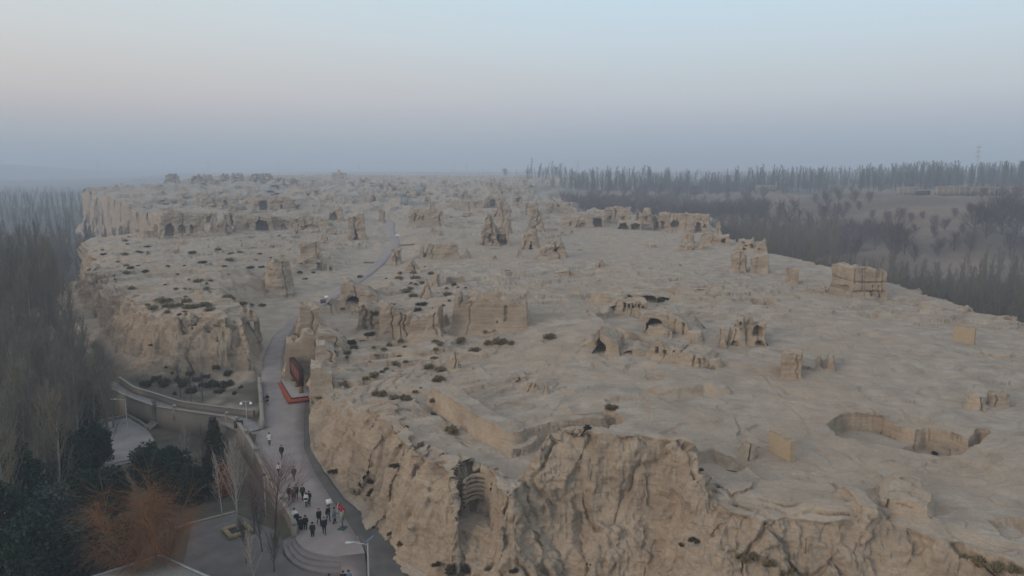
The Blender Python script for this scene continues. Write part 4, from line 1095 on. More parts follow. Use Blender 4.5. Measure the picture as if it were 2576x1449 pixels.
    lowb = [tree_mesh(340 + i, 7, 3.4, 34, 4, (.6, 1.2), .5, tr=.12, bt=.11, tt=.08, shape='round')[1] for i in range(3)]
    merged(lowb, mass(P2, .6, 1.7), "scrub_belt", M['twig_purple'], "low purple-brown scrub belt at the foot of the far poplar line", "scrub")
    def tfv(x, y):
        z = H(x, y); qx, qy, _ = to_px(x, y, z + 9); return (qy > lim(qx) - 6) & (x < .45 * y) & (x > 10) & (sdist(x, y, RIM) < -15) & (y > 400) & (z < 8)
    FV = scatter((10, 500), (400, 1300), lambda x, y: 7, 6, tfv, 9000)
    low = [tree_mesh(330 + i, 7, 3.2, 34, 4, (.6, 1.2), .5, tr=.12, bt=.10, tt=.07, shape='round')[1] for i in range(3)]
    merged(low, mass(FV, .8, 1.5), "valley_thicket", M['twig_purple'], "purple-brown thicket in the far bend of the right valley", "thicket")

# ------------------------------------------------------------------ leafy crowns
def leaf_cloud(seed, fn, n, size, k=1):
    """n leaf-sized quads at points drawn by fn(rs)"""
    rs = np.random.RandomState(seed)
    P = np.array([fn(rs) for _ in range(n)])
    a = rs.normal(size=(n, 3)); a /= np.linalg.norm(a, axis=1, keepdims=True)
    b = np.cross(a, rs.normal(size=(n, 3))); b /= np.linalg.norm(b, axis=1, keepdims=True)
    s = size * rs.uniform(.5, 1.4, (n, 1))
    V = np.stack([P - a * s, P + b * s * .55, P + a * s, P - b * s * .55], 1).reshape(-1, 3)
    return mesh_from("crown", V, np.arange(n * 4).reshape(-1, 4))
def clumpy(shape, nclump, rad, seed):
    rs0 = np.random.RandomState(seed)
    C = [shape(rs0) for _ in range(nclump)]
    def f(rs):
        c = C[rs.randint(nclump)]; d = rs.normal(size=3); d /= np.linalg.norm(d)
        return c + d * rad * rs.uniform(.3, 1) ** .5 * np.array([1, 1, 1.2])
    return f
def cone(h, r):
    def f(rs):
        t = rs.rand() ** .7; z = h * (1 - t) ; rr = r * t ** .8 * rs.uniform(.75, 1); a = rs.rand() * 6.28
        return np.array([rr * math.cos(a), rr * math.sin(a), .3 + z * .98])
    return f
def ball(h, r):
    def f(rs):
        d = rs.normal(size=3); d /= np.linalg.norm(d); d *= rs.uniform(.55, 1)
        return np.array([d[0] * r, d[1] * r, h / 2 + d[2] * h / 2])
    return f
def leafy(name, px, py, hm, wm, shape, mat, label, cat='tree', n=5200, size=.16, seed=1, z=None, trunk=True):
    g = ground([(px, py)])[0]
    o = empty(name, g, label=label, cat=cat)
    sh = cone(hm, wm) if shape == 'cone' else ball(hm, wm)
    me = leaf_cloud(seed, clumpy(sh, int(60 + hm * 14), .42 if shape == 'cone' else .6, seed), n, size)
    new_obj("crown", me, mat, parent=o)
    T = MB(); T.tube([(0, 0, -.4), (0, 0, hm * .5), (0.05, 0, hm * .85)], [.16, .1, .03], 6)
    T.build("trunk", M['bark_dark'], o)
    return o
def near_trees():
    leafy("juniper_tree", 546, 1235, 8.6, 1.75, 'cone', M['needle2'], "tall pointed brown-green evergreen beside the curved retaining wall", n=9000, size=.15, seed=11)
    leafy("evergreen_tree", 430, 1262, 6.2, 2.6, 'ball', M['needle'], "broad dark evergreen tree below the paved path", n=11000, size=.17, seed=12)
    leafy("evergreen_tree", 372, 1215, 5.0, 1.8, 'ball', M['needle'], "smaller dark evergreen left of the broad one, by the small courtyard", n=6000, size=.16, seed=13)
    leafy("evergreen_tree", 488, 1268, 4.6, 1.7, 'ball', M['needle'], "dark evergreen between the broad tree and the pointed one", n=6000, size=.16, seed=14)
    leafy("orange_leaved_tree", 566, 1252, 4.2, 1.1, 'ball', M['leaf_orange'], "small tree with orange autumn leaves before the pointed evergreen", n=900, size=.12, seed=15)
    i = 0
    EVL = ["tall dark evergreen near the left edge, below the arching pale branches", "dark evergreen left of the small courtyard", "grey-green leafy tree left of the orange willow", "dark evergreen touching the left side of the orange willow",
           "dark evergreen in the bottom left corner of the photo", "grey-green leafy tree at the bottom edge just left of the pale roof", "small dark evergreen above the top of the orange willow", "dark evergreen cut by the bottom edge at far left",
           "small dark evergreen at the lower left corner of the small courtyard", "grey-green leafy tree at the left edge, highest in the garden", "dark evergreen among the poplars, uppermost of the garden evergreens", "low dark evergreen half hidden inside the orange willow", "dark evergreen at the upper left corner of the small courtyard"]
    for x, y, h, w, c in [(60,1330,9,2.6,'needle'),(170,1240,8,2.4,'needle'),(140,1420,8,2.6,'leaf_teal'),(225,1350,7,2.4,'needle'),(20,1450,9,2.6,'needle'),(235,1480,7,2.4,'leaf_teal'),(280,1290,5,1.9,'needle'),(100,1540,9,2.6,'needle'),(240,1180,6,2.0,'needle'),(20,1180,8,2.4,'leaf_teal'),(120,1130,7,2.2,'needle'),(300,1425,4.5,1.8,'needle'),(215,1080,7,2.2,'needle')]:
        i += 1
        leafy("evergreen_tree", x, y, h, w, 'ball', M[c], EVL[i - 1], n=6500, size=.2, seed=30 + i)
    # bare trees close by
    def bare(name, px, py, tm, bark, twig, label, rz=0, z=None):
        g = ground([(px, py)])[0]
        o = make_tree(name, label, "tree", None, tm, bark, twig, loc=tuple(g)); o.rotation_euler[2] = rz
        return o
    bare("planter_tree", 598, 1338, tree_mesh(51, 9.2, 2.1, 46, 8, (.35, .6), .75, tr=.10, bt=.035, tt=.014, b0=.27, sub=.55), M['twig_silver'], M['twig_silver'], "silver-barked bare young tree growing from the square planter")
    bare("red_twigged_tree", 694, 1376, tree_mesh(52, 7.6, 3.0, 34, 16, (.5, 1.1), .25, tr=.15, bt=.040, tt=.008, b0=.35, sub=.7, shape='round', lean=.08), M['bark_dark'], M['twig_red'], "bare tree with fine reddish twigs spreading over the people at the wall")
    bare("willow_tree", 388, 1515, tree_mesh(53, 9.0, 2.0, 72, 44, (.3, .85), .3, tr=.16, bt=.03, tt=.011, b0=.18, sub=.75, tup=-1.1, shape='round', multi=4), M['bark_dark'], M['twig_orange'], "orange-twigged bare willow at the bottom of the photo over the white roof")
    for k, (x, y, s, lb) in enumerate([(468,1210,7.5,"thin pale-trunked bare tree before the wall, left of the pointed evergreen"),(512,1215,7,"thin bare dark tree between the broad evergreen and the pointed one"),
            (640,1345,6.5,"slender bare tree at the foot of the retaining wall near the planter"),(660,1390,6,"spindly bare tree beside the red-twigged one"),(620,1420,4.5,"low spindly bare tree with pale dry seed heads"),(560,1300,7,"thin silver bare tree behind the planter"),
            (690,1440,4,"small bare sapling beside the curved steps"),(640,1480,5,"bare sapling with pale stem at the bottom edge"),(395,1075,4,"small bare bush growing against the path wall"),(480,1020,6,"bare tree standing on the slope above the path"),(455,1000,5.5,"second bare tree on the slope above the path, nearer the wood"),(510,1010,4.5,"bush-like bare tree on the talus above the path")]):
        bare("bare_tree", x, y, tree_mesh(60 + k, s, 1.1, 26, 7, (.35, .6), .7, tr=.07, bt=.028, tt=.012, b0=.25), M['twig_silver'] if k in (0, 5, 7) else M['twig_dark'], M['twig_silver'] if k in (0, 5, 7) else M['twig_dark'], lb)
    # big sweeping poplars at the left edge
    for k, (x, y, s) in enumerate([(20,1380,15),(-40,1250,17),(60,1180,14),(150,1300,14),(200,1120,12),(110,1060,13),(10,1080,14),(262,1030,10),(180,990,12),(60,980,13)]):
        bare("poplar_tree", x, y, tree_mesh(80 + k, s, 3.2, 54, 10, (.5, .85), .9, tr=.22, bt=.06, tt=.020, b0=.15), M['bark'], M['twig'], ["large sweeping bare poplar at the lower left corner","tall bare poplar cut by the left edge","bare poplar with arching pale branches near the left edge","straight pale-trunked poplar before the dark garden trees","bare poplar with a forked pale limb above the small courtyard","pale bare poplar in the middle of the left wood","pale bare poplar at the left edge above the garden","pale bare poplar beside the far end of the paved path","pale bare poplar below the corner of the left cliff","pale bare poplar high at the left edge before the grey wood"][k])

# ------------------------------------------------------------------ shrubs
A_ = [(195,236,75,1),(405,86,30,0),(350,104,30,0),(385,124,40,0),(400,148,30,0),(185,198,30,0),(365,236,80,0),(485,218,70,1),(565,216,35,0),(560,172,60,1),(930,222,75,1),(1160,198,60,0),(1265,234,80,0),(1340,222,60,0),(1260,285,60,0),(1475,280,45,0),(1505,232,70,1),(1590,265,45,1),(1025,305,75,1),(1205,338,60,0),(1415,348,90,1),(1520,345,80,1),(135,282,30,0),(150,322,25,0),(320,300,35,0),(385,330,60,0),(425,350,75,1),(485,330,50,1),(540,380,90,1),(385,396,60,0),(875,330,45,1),(815,402,40,1),(740,336,40,0),(910,444,35,0),(995,464,85,0),(1095,456,50,0),(1065,480,35,0),(1235,402,35,0),(710,486,35,0),(440,526,70,0),(805,526,55,0),(880,520,30,0),(925,521,25,0),(1055,522,60,0),(1085,550,30,0),(1020,557,25,0),(1230,596,90,0),(1290,606,50,0),(890,634,110,0),(880,585,35,0),(600,690,110,0),(575,660,60,0),(680,628,150,0),(740,676,120,0),(830,662,80,0),(945,680,130,0),(1060,662,140,0),(1075,704,110,0),(740,722,60,0),(825,738,70,1),(870,716,50,0),(1370,650,110,0),(1430,662,60,0),(1520,665,70,0),(1860,290,50,1),(1835,388,50,1),(1945,386,35,1),(1885,440,45,1),(2345,426,60,0),(2200,690,50,0),(590,998,45,2),
 (920,1240,90,2),(1060,1260,90,2),(1190,1340,150,2),(1235,1240,90,2),(1290,1400,60,2),(1150,1190,70,2),(770,1230,50,2),(640,1280,100,2),(830,1290,80,2),(1165,1390,110,2),(980,1290,120,2),(860,1330,110,2),(1080,1340,130,2),(700,1330,110,2),(930,1390,90,2),(1260,1320,90,2),(560,1330,110,2),(800,1400,70,2),(720,1180,40,2),(1010,1330,60,2),(1340,1350,50,2)]
B_ = [(940,345,70,0),(1180,350,30,1),(1290,352,90,0),(1300,308,60,0),(1400,300,120,0),(1440,352,120,0),(1405,392,60,1),(1585,310,55,0),(1530,243,30,1),(1500,392,50,0),(1450,410,70,0),(1340,472,110,0),(1400,450,80,0),(1430,512,110,0),(1615,412,110,1),(1790,410,85,1),(1730,440,65,0),(1900,432,45,1),(1740,500,140,0),(1830,430,40,0),(1745,552,45,0),(1240,600,80,0),(1290,630,130,0),(1505,588,120,1),(1455,642,75,1),(1595,616,30,1),(1665,620,60,0),(1700,600,50,0),(785,628,45,0),(1035,862,150,1),(1110,900,80,1),(860,940,120,1),(970,928,90,0),(835,1030,80,0),(895,982,70,0),(820,1066,60,0),(1070,976,45,0),(1165,996,90,0),(1210,958,70,0),(1090,1048,55,0),(1030,1100,30,0),(1310,866,80,0),(1320,926,85,0),(1350,972,50,0),(1300,1054,50,0),(1360,1108,65,0),(1255,1130,90,0),(1180,1175,80,0),(1145,1200,60,0),(1060,1235,110,0),(1000,1264,100,0),(1620,925,70,0),(1660,948,80,0),(1625,996,60,0),(1610,1080,90,0),(1560,1160,140,0),(1660,1190,160,0),(1670,1275,140,0),(1850,920,130,0),(1830,940,40,0),(2110,840,130,0),(2195,850,50,0),(1885,848,50,0),(1985,1012,140,0),(2110,946,90,0),(2200,946,130,0),(2300,942,80,0),(1440,1380,70,0),(1490,1340,40,0),(1110,1408,120,0),(1240,1440,150,0),(1340,1448,130,0),(1590,1465,80,0)]
C_ = [(1541,1030,48,3),(1090,1044,28,0),(1134,1088,36,0),(1057,1120,28,0),(1024,1074,18,0),(990,1175,26,2),(930,1215,24,2),(938,1245,34,2),(836,1190,22,2),(980,1345,26,2),(1012,1375,34,2),(1095,1424,30,2),(1135,1440,40,2),(1170,1438,44,2),(1745,1362,26,2),(1715,1372,20,2),(1866,1410,46,0),(1900,1404,40,0),(1935,1420,36,0),(2430,1408,44,0),(2465,1420,44,0),(2500,1432,40,0),(1975,1445,40,0),(1382,850,30,0),(1290,1440,30,2),(1762,1182,22,1),(2348,1142,24,1),(1478,1078,26,1),(2055,665,26,0),(2080,670,20,0),(1255,862,50,0),(2550,1440,30,0),(1480,1420,18,2)]
SH = [(201 + x * .301, 570 + y * .301, w * .301, t) for x, y, w, t in A_] + [(644 + x * .2778, 603.7 + y * .2778, w * .2778, t) for x, y, w, t in B_] + C_
def shrubs():
    rs = np.random.RandomState(9)
    protos = {}
    for t in (0, 1, 2, 3):
        for v in range(4 if t < 3 else 1):
            n = 420 if t < 3 else 900
            st = MB()
            r2 = np.random.RandomState(400 + 10 * t + v)
            cl = [(r2.uniform(-.3, .3), r2.uniform(-.3, .3), r2.uniform(.6, 1.1)) for _ in range(5)]
            for i in range(n):
                cx, cy_, cs = cl[r2.randint(5)]
                a = r2.rand() * 6.28; el = r2.uniform(.15, 1.5) if t != 1 else r2.uniform(.0, 1.5)
                L = .38 * cs * r2.uniform(.7, 1.1)
                d = np.array([math.cos(a) * math.cos(el), math.sin(a) * math.cos(el), math.sin(el) * (1.0 if t != 1 else .85)])
                p0 = np.array([cx, cy_, 0]) + d * .25 * L; p1 = np.array([cx, cy_, 0]) + d * L + (0, 0, .03)
                wv = np.cross(d, r2.normal(size=3)); wv /= np.linalg.norm(wv); wv *= .020
                st.add(np.array([p0 - wv * .5, p0 + wv * .5, p1 + wv, p1 - wv]), np.array([[0, 1, 2, 3]]))
            protos[t, v] = st.mesh("shrub")
    gp = ground([(x, y) for x, y, _, _ in SH])
    groups = {0: ("dry olive-brown shrub on the pale ground of the plateau", "olive shrubs of the plateau"), 1: ("dark domed dry shrub on the pale ground of the plateau", "dark shrubs of the plateau"),
              2: ("dark creeping bush clinging to the cliff face", "bushes on the cliff face"), 3: ("big round olive-brown shrub alone in a shallow hollow, centre right", None)}
    for (x, y, w, t), g in zip(SH, gp):
        zc = g[1] * CP + (CAMZ - g[2]) * SP
        s = w * zc / F * (.92 if t == 0 else .84)
        v = rs.randint(4) if t < 3 else 0
        o = bpy.data.objects.new("shrub", protos[t, v]); COL.objects.link(o)
        if not protos[t, v].materials: protos[t, v].materials.append(M[('shrub', 'shrub_dark', 'ivy', 'shrub')[t]])
        s *= rs.uniform(.75, 1.3)
        hs = s * (rs.uniform(.9, 1.35) if t != 2 else rs.uniform(1.1, 1.5))
        o.scale = (s, min(s * 1.1, hs * 1.2), min(hs, 2.1) if t != 2 else hs); o.rotation_euler[2] = rs.uniform(-.5, .5)
        o.location = (g[0], g[1], g[2] - .05)
        o['label'] = groups[t][0]; o['category'] = "shrub"
        if t in (0, 1):
            k = 0 if (x < 830 and y < 705) else (1 if x < 830 else (2 if y < 790 else (3 if y < 862 else (4 if x < 1140 or y > 960 else 5))))
            wh = ("of the upper left block", "at the front rim of the left block", "on the slope between road and great wall", "in the hollow below the curved wall", "on the pale strip above the near cliff", "on the bare ground before the great wall")[k]
            o['label'] = ("olive-brown dry shrub " if t == 0 else "dark domed dry shrub ") + wh; o['group'] = ("olive" if t == 0 else "dark") + " shrubs " + wh
        elif t == 2: 
            wh = "below the left block" if x < 700 else "beside the plaza and ramp" if x < 1050 else "at the bottom centre and right"
            o['label'] = "dark bush clinging to the cliff face " + wh; o['group'] = "cliff bushes " + wh
vegetation(); print("veg", _t.time() - _t0)
near_trees(); shrubs(); print("near", _t.time() - _t0)
# ------------------------------------------------------------------ paving, steps, walls
def slab(name, px, z, th, mat, parent=None, **k):
    pts = [G(x, y, z) for x, y in px]
    bm = bmesh.new()
    vs_ = [bm.verts.new((x, y, z)) for x, y in pts]
    f = bm.faces.new(vs_)
    if f.normal.z < 0 or f.calc_area() == 0: bmesh.ops.reverse_faces(bm, faces=[f])
    bm.normal_update()
    if bm.faces[:][0].normal.z < 0: bmesh.ops.reverse_faces(bm, faces=bm.faces[:])
    r = bmesh.ops.extrude_face_region(bm, geom=bm.faces[:])
    for v in [g for g in r['geom'] if isinstance(g, bmesh.types.BMVert)]: v.co.z -= th
    bmesh.ops.recalc_face_normals(bm, faces=bm.faces[:])
    me = bpy.data.meshes.new(name); bm.to_mesh(me); bm.free()
    return new_obj(name, me, mat, parent=parent, **k)
M['step'] = paving_mat("step_stone", (.235, .205, .20), (.18, .158, .155))
M['gravel'] = paving_mat("dark_gravel", (.13, .122, .115), (.09, .085, .08))
slab("plaza", [(744,1349),(744,1355),(748,1363),(756,1372),(768,1381),(784,1388),(800,1392),(819,1395),(838,1397),(856,1398),(918,1391),(911,1372),(905,1360),(900,1348)], .648, .7, M['road'], kind='structure')
st = empty("curved_steps", G(800, 1410, 0) + (0,), label="curved stone steps fanning down from the plaza to the courtyard", cat="steps")
LIPS = [(.45, [(746,1345),(734,1357),(735,1366),(742,1380),(755,1392),(770,1401),(790,1406),(812,1409),(835,1411),(857,1412),(857,1398),(857,1385)]),
        (.30, [(742,1345),(724,1358),(724,1371),(732,1389),(746,1404),(765,1415),(788,1421),(812,1424),(835,1425),(857,1426),(857,1398)]),
        (.15, [(738,1345),(712,1360),(712,1376),(721,1397),(738,1415),(760,1427),(786,1435),(812,1438),(835,1439),(857,1440),(857,1398)])]
for z, lp in LIPS:
    o = slab("step", lp, z + .02, z + .1, M['step']); o.parent = st; o.location = -Vector(st.location)
RP = [G(857,1399,.6), G(918,1393,.6), G(925,1485,0), G(857,1485,0)]
mb = MB(); V = np.array([(*RP[0], .62), (*RP[1], .62), (*RP[2], .06), (*RP[3], .06)]); V2 = V.copy(); V2[:, 2] -= .8
mb.add(np.concatenate([V, V2]), np.array([[3, 2, 1, 0], [0, 1, 5, 4], [1, 2, 6, 5], [2, 3, 7, 6], [3, 0, 4, 7]]))
mb.build("ramp", M['step'], kind='structure')
slab("courtyard", [(482,1320),(590,1292),(690,1333),(712,1358),(712,1398),(735,1420),(760,1434),(812,1446),(930,1446),(960,1500),(975,1690),(400,1690),(455,1449)], .03, .4, M['court'], kind='structure')
slab("lower_courtyard", [(262,1063),(322,1050),(370,1080),(388,1106),(376,1148),(250,1182),(240,1120)], -.93, .4, M['path'], kind='structure')
# gravel strip between road and cliff foot
GS = [(768,1000,2.7),(766,1070,2.0),(766,1130,1.5),(793,1190,1.15),(838,1262,.85),(874,1312,.7),(905,1362,.6),(922,1392,.55),(930,1450,.3),(935,1500,.1)]
gl = [G(*p) for p in GS]; P = np.array(gl); T_ = np.gradient(P, axis=0); T_ /= np.linalg.norm(T_, axis=1, keepdims=True)
gr = P + np.stack([-T_[:, 1], T_[:, 0]], 1) * np.array([.6, .8, 1., 1.1, 1.3, 2.2, 3.2, 3.6, 3.6, 3.6])[:, None]
strip("gravel_strip", gl, gr, [p[2] for p in GS], M['gravel'], lift=.02, sub=5)

def sweep(pts, zt, zb, w, closed=False):
    """vertical wall along a ground polyline; zt, zb per point"""
    P = np.array(pts, float); T = np.gradient(P, axis=0); T /= np.linalg.norm(T, axis=1, keepdims=True) + 1e-9
    N = np.stack([T[:, 1], -T[:, 0]], 1) * w / 2
    L, Rr = P - N, P + N; zt = np.broadcast_to(zt, len(P)); zb = np.broadcast_to(zb, len(P))
    V = np.stack([np.c_[L, zb], np.c_[L, zt], np.c_[Rr, zt], np.c_[Rr, zb]], 1)
    n = len(P)
    Fq = grid_faces(n, 4, wrap=True)
    caps = np.array([[0, 1, 2, 3], [(n - 1) * 4 + 3, (n - 1) * 4 + 2, (n - 1) * 4 + 1, (n - 1) * 4]])
    return V.reshape(-1, 3), np.concatenate([Fq, caps])
def wall_thing(name, px, label, top, low, w=.3, cop=.42, posts=(), post_h=.5, cap='ball', cat='wall'):
    """px: (x, y, z of the ground it stands on)"""
    n = len(px); i = np.linspace(0, n - 1, (n - 1) * 4 + 1); k = np.arange(n)
    g = [G(*p) for p in px]
    X, Y, Z = np.interp(i, k, [a[0] for a in g]), np.interp(i, k, [a[1] for a in g]), np.interp(i, k, [p[2] for p in px])
    o = empty(name, (X[0], Y[0], Z[0]), label=label, cat=cat)
    pl = np.stack([X - X[0], Y - Y[0]], 1); z = Z - Z[0]
    a = MB(); a.add(*sweep(pl, z + top - .10, (z + low), w)); a.build("wall_panel", M['wall'], o)
    b = MB(); b.add(*sweep(pl, z + top, z + top - .103, cop)); b.build("coping", M['stone'], o)
    for pxp, pyp in posts:
        d = [(to_px(X[j], Y[j], Z[j])[0] - pxp) ** 2 + (to_px(X[j], Y[j], Z[j])[1] - pyp) ** 2 for j in range(len(X))]
        j = int(np.argmin(d))
        c = MB(); c.box((pl[j, 0], pl[j, 1], z[j] + (low * .25 + top + .15) / 2), (.5, .5, top + .15 - low * .25))
        if cap == 'ball': c.lathe((pl[j, 0], pl[j, 1], z[j] + top + .15), [(0, 0), (.2, .05), (.32, .2), (.30, .34), (.16, .46), (0, .5)], 12)
        c.build("post", M['stone'], o)
    return o
wall_thing("retaining_wall", [(250,985,.6),(290,993,.95),(334,1014,1.2),(397,1036,1.35),(440,1042,1.5),(524,1055,1.75),(572,1061,1.9),(590,1067,1.95),(603,1080,1.95),(620,1107,1.75),(636,1135,1.5),(645,1153,1.35),(659,1182,1.2),(681,1228,.95),(700,1262,.82),(720,1292,.74),(738,1322,.65),(741,1345,.6)],
   "curved rendered retaining wall with stone coping and ball caps outside path and road", .85, -3.4, w=.35, cop=.5, posts=[(440,1038),(572,1058),(597,1070),(620,1105),(645,1153),(681,1226),(712,1280),(741,1345)])
wall_thing("path_wall", [(300,962,1.0),(338,988,1.2),(390,1004,1.35),(451,1024,1.5),(480,1029,1.6),(560,1040,1.8),(640,1049,2.0)], "long plain rendered wall along the uphill side of the paved path", 1.0, -.6, w=.35, cop=.45)
wall_thing("road_wall", [(653,962,3.1),(654,980,2.9),(656,1000,2.7),(657,1020,2.5),(659,1045,2.25),(661,1078,2.0)], "stepped low road wall with square stone posts beside the person in the long black coat", .95, -1.5, w=.4, cop=.55, posts=[(654,980),(656,1003),(657,1025),(661,1078)], cap='flat')
wall_thing("garden_kerb", [(250,1182,-1),(300,1165,-1),(376,1148,-1)], "low stone kerb along the lower edge of the small courtyard", .25, -.5, w=.3, cop=.34, cat='kerb')
wall_thing("garden_kerb", [(225,1075,-1),(262,1060,-1),(322,1047,-1),(350,1062,-1),(375,1080,-1)], "dark stone kerb around the far side of the small courtyard", .35, -.5, w=.3, cop=.34, cat='kerb')
wall_thing("courtyard_kerb", [(440,1331,0),(505,1312,0),(592,1290,0)], "long pale kerb at the garden edge behind the square planter", .18, -.5, w=.25, cop=.28, cat='kerb')
# planter
g = G(598, 1340, 0)
pl = empty("square_planter", (*g, .03), R(38), label="square yellowish stone planter around the silver-barked young tree", cat="planter")
mb = MB()
for a, b, c, d in ((0, 1.0, 2.4, .4), (0, -1.0, 2.4, .4), (1.0, 0, .4, 1.6), (-1.0, 0, .4, 1.6)): mb.box((a, b, .2), (c, d, .4))
mb.build("rim", simple("yellow_stone", (.28, .22, .12)), pl)
mb = MB(); mb.box((0, 0, .12), (1.6, 1.6, .22)); mb.build("soil", M['black'], pl)
# little staircase by the small courtyard
g = G(372, 1078, -1)
sc_ = empty("garden_steps", (*g, -1), R(-35), label="short flight of stone steps rising between kerbs behind the small courtyard", cat="steps")
for i in range(4):
    mb = MB(); mb.box((0, .35 * i, .1 + .17 * i), (1.8, .36, .2 + .02)); mb.build("step", M['stone'], sc_)
# white roofed kiosk at the bottom edge
def kiosk():
    z = 3.0
    c = G(404, 1398, z); a = G(240, 1450, z); b = G(520, 1450, z)
    va, vb = np.subtract(a, c), np.subtract(b, c)
    va = va / np.linalg.norm(va) * 9; vb = vb / np.linalg.norm(vb) * 7
    o = empty("kiosk", (c[0], c[1], 0), label="pale flat roofed building whose corner shows under the orange willow", cat="building")
    P = [(0, 0), tuple(va), tuple(va + vb), tuple(vb)]
    def prism(Q, z0, z1):
        V = [(x, y, z0) for x, y in Q] + [(x, y, z1) for x, y in Q]
        return np.array(V, float), np.array([[0, 3, 2, 1], [4, 5, 6, 7], [0, 1, 5, 4], [1, 2, 6, 5], [2, 3, 7, 6], [3, 0, 4, 7]])
    mb = MB(); mb.add(*prism(P, z - .22, z)); mb.build("roof", simple("pale_roof_sheet", (.26, .235, .20)), o)
    mb = MB(); mb.add(*sweep([(x, y) for x, y in (P[1], P[0], P[3])], z + .12, z - .24, .16)); mb.build("fascia", simple("pale_blue_fascia", (.28, .34, .36)), o)
    ce = np.mean(P, 0); Q = [tuple(ce + (np.array(p) - ce) * .9) for p in P]
    mb = MB(); mb.add(*prism(Q, -.5, z - .23)); mb.build("wall", M['wall'], o)
kiosk()

# ------------------------------------------------------------------ stele sign
def sign():
    z = 3.35
    A = np.array(G(759, 990, z)); B = np.array(G(737, 957, z))
    L = np.linalg.norm(B - A); d = (B - A) / L
    rz = math.atan2(d[1], d[0])
    o = empty("stele_sign", (*(A + B) / 2, z), rz, label="big brown-red name board on three round log posts over a red stepped base", cat="sign")
    # local x runs away along the board, +y = towards the road (left in view)
    mb = MB(); mb.box((-.2, -.5, -.16), (L + 2.6, 4.4, .42)); mb.build("base", simple("base_top", (.30, .285, .26)), o)
    mb = MB(); mb.box((-.2, -.5, -.203), (L + 2.7, 4.5, .36)); mb.build("base_trim", M['signd'], o)
    mb = MB(); mb.box((-.2, -.5, -.42), (L + 3.9, 5.7, .36)); mb.build("step", M['red'], o)
    for x in (-L / 2 + .3, 0, L / 2 - .3):
        mb = MB(); mb.lathe((x, 0, 0), [(0, 0), (.34, 0), (.30, 1.3), (0, 1.3)], 16); mb.build("post", M['wood'], o)
    bd = MB(); bd.box((0, 0, 2.45), (L + .1, .55, 2.3)); b = bd.build("board", M['sign'], o)
    mb = MB()
    for x, zz, a, c in ((0, 3.64, L + .3, .16), (0, 1.26, L + .3, .16)): mb.box((x, 0, zz), (a, .78, c))
    for x in (-(L + .2) / 2, (L + .2) / 2): mb.box((x, 0, 2.45), (.17, .74, 2.25))
    f = mb.build("frame", M['signd'], b)
    rs = np.random.RandomState(2)
    for i, ch in enumerate("交河故城"):
        cu = bpy.data.curves.new("glyph", 'FONT'); cu.body = ch; cu.size = 1.45; cu.extrude = .02; cu.align_x = 'CENTER'; cu.align_y = 'CENTER'
        t = bpy.data.objects.new("letter", cu); COL.objects.link(t)
        dg = bpy.context.evaluated_depsgraph_get(); me = bpy.data.meshes.new_from_object(t.evaluated_get(dg))
        bpy.data.objects.remove(t); 
        q = new_obj("letter", me, simple("letter_paint", (.30, .13, .09)) if i == 0 else bpy.data.materials["letter_paint"], parent=b)
        q.rotation_euler = (R(90), 0, R(180)); q.location = ((L / 2 - (i + .5) * L / 4), .30, 2.45)
sign()
def board_on_post(name, px, py, label, w=.6, h=.45, hgt=.9, face=0, tilt=35, pole=M['greenm'], mat=M['white']):
    g = ground([(px, py)])[0]
    o = empty(name, tuple(g), face, label=label, cat="sign")
    mb = MB(); mb.box((0, 0, hgt / 2), (.08, .08, hgt)); mb.box((0, 0, .04), (.5, .4, .08)); mb.build("stand", pole, o)
    mb = MB(); mb.box((0, 0, hgt), (w, h, .04), tilt=Matrix.Rotation(R(tilt), 4, 'X')); mb.build("board", mat, o)
board_on_post("information_board", 724, 949, "small white slanted information board at the far end of the red sign base", w=.9, h=.9, hgt=1.0, face=.9)
board_on_post("information_board", 828, 1277, "small white slanted board at the right edge of the road before the flag", w=.6, h=.55, hgt=.7, face=.6)
board_on_post("information_board", 822, 756, "white slanted board beside the road by the cave house", w=.9, h=.7, hgt=.9, face=.6)
board_on_post("information_board", 1000, 598, "far white board at the boardwalk turn-off", w=1.4, h=1., hgt=1., face=.2)
g = ground([(862, 1331)])[0]
o = empty("map_stand", tuple(g), R(75), label="upright green-framed sign with pale sheet on a square foot, right of the flag", cat="sign")
mb = MB(); mb.box((0, 0, .06), (.9, .7, .12)); mb.build("foot", M['greenm'], o)
mb = MB(); mb.tube([(0, 0, .1), (0, 0, .9)], .06, 8); mb.build("post", M['greenm'], o)
mb = MB(); mb.box((0, 0, 1.35), (.75, .06, 1.0)); mb.build("sheet", simple("pale_green_sheet", (.33, .36, .28)), o)
def bin_(px, py, label, h=1.0):
    g = ground([(px, py)])[0]; o = empty("litter_bin", tuple(g), R(20), label=label, cat="bin")
    for sx_ in (-.28, .28):
        mb = MB(); mb.box((sx_, 0, .42), (.5, .42, .75)); mb.build("container", simple("bin_brown", (.10, .055, .04)), o)
    mb = MB(); mb.box((0, 0, .95), (1.2, .5, .06)); mb.box((-.56, 0, .5), (.05, .1, .98)); mb.box((.56, 0, .5), (.05, .1, .98)); mb.build("frame", M['black'], o)
bin_(601, 1082, "dark litter bin by the ball-capped wall at the path junction")
bin_(813, 764, "brown litter bin beside the road below the cave house")
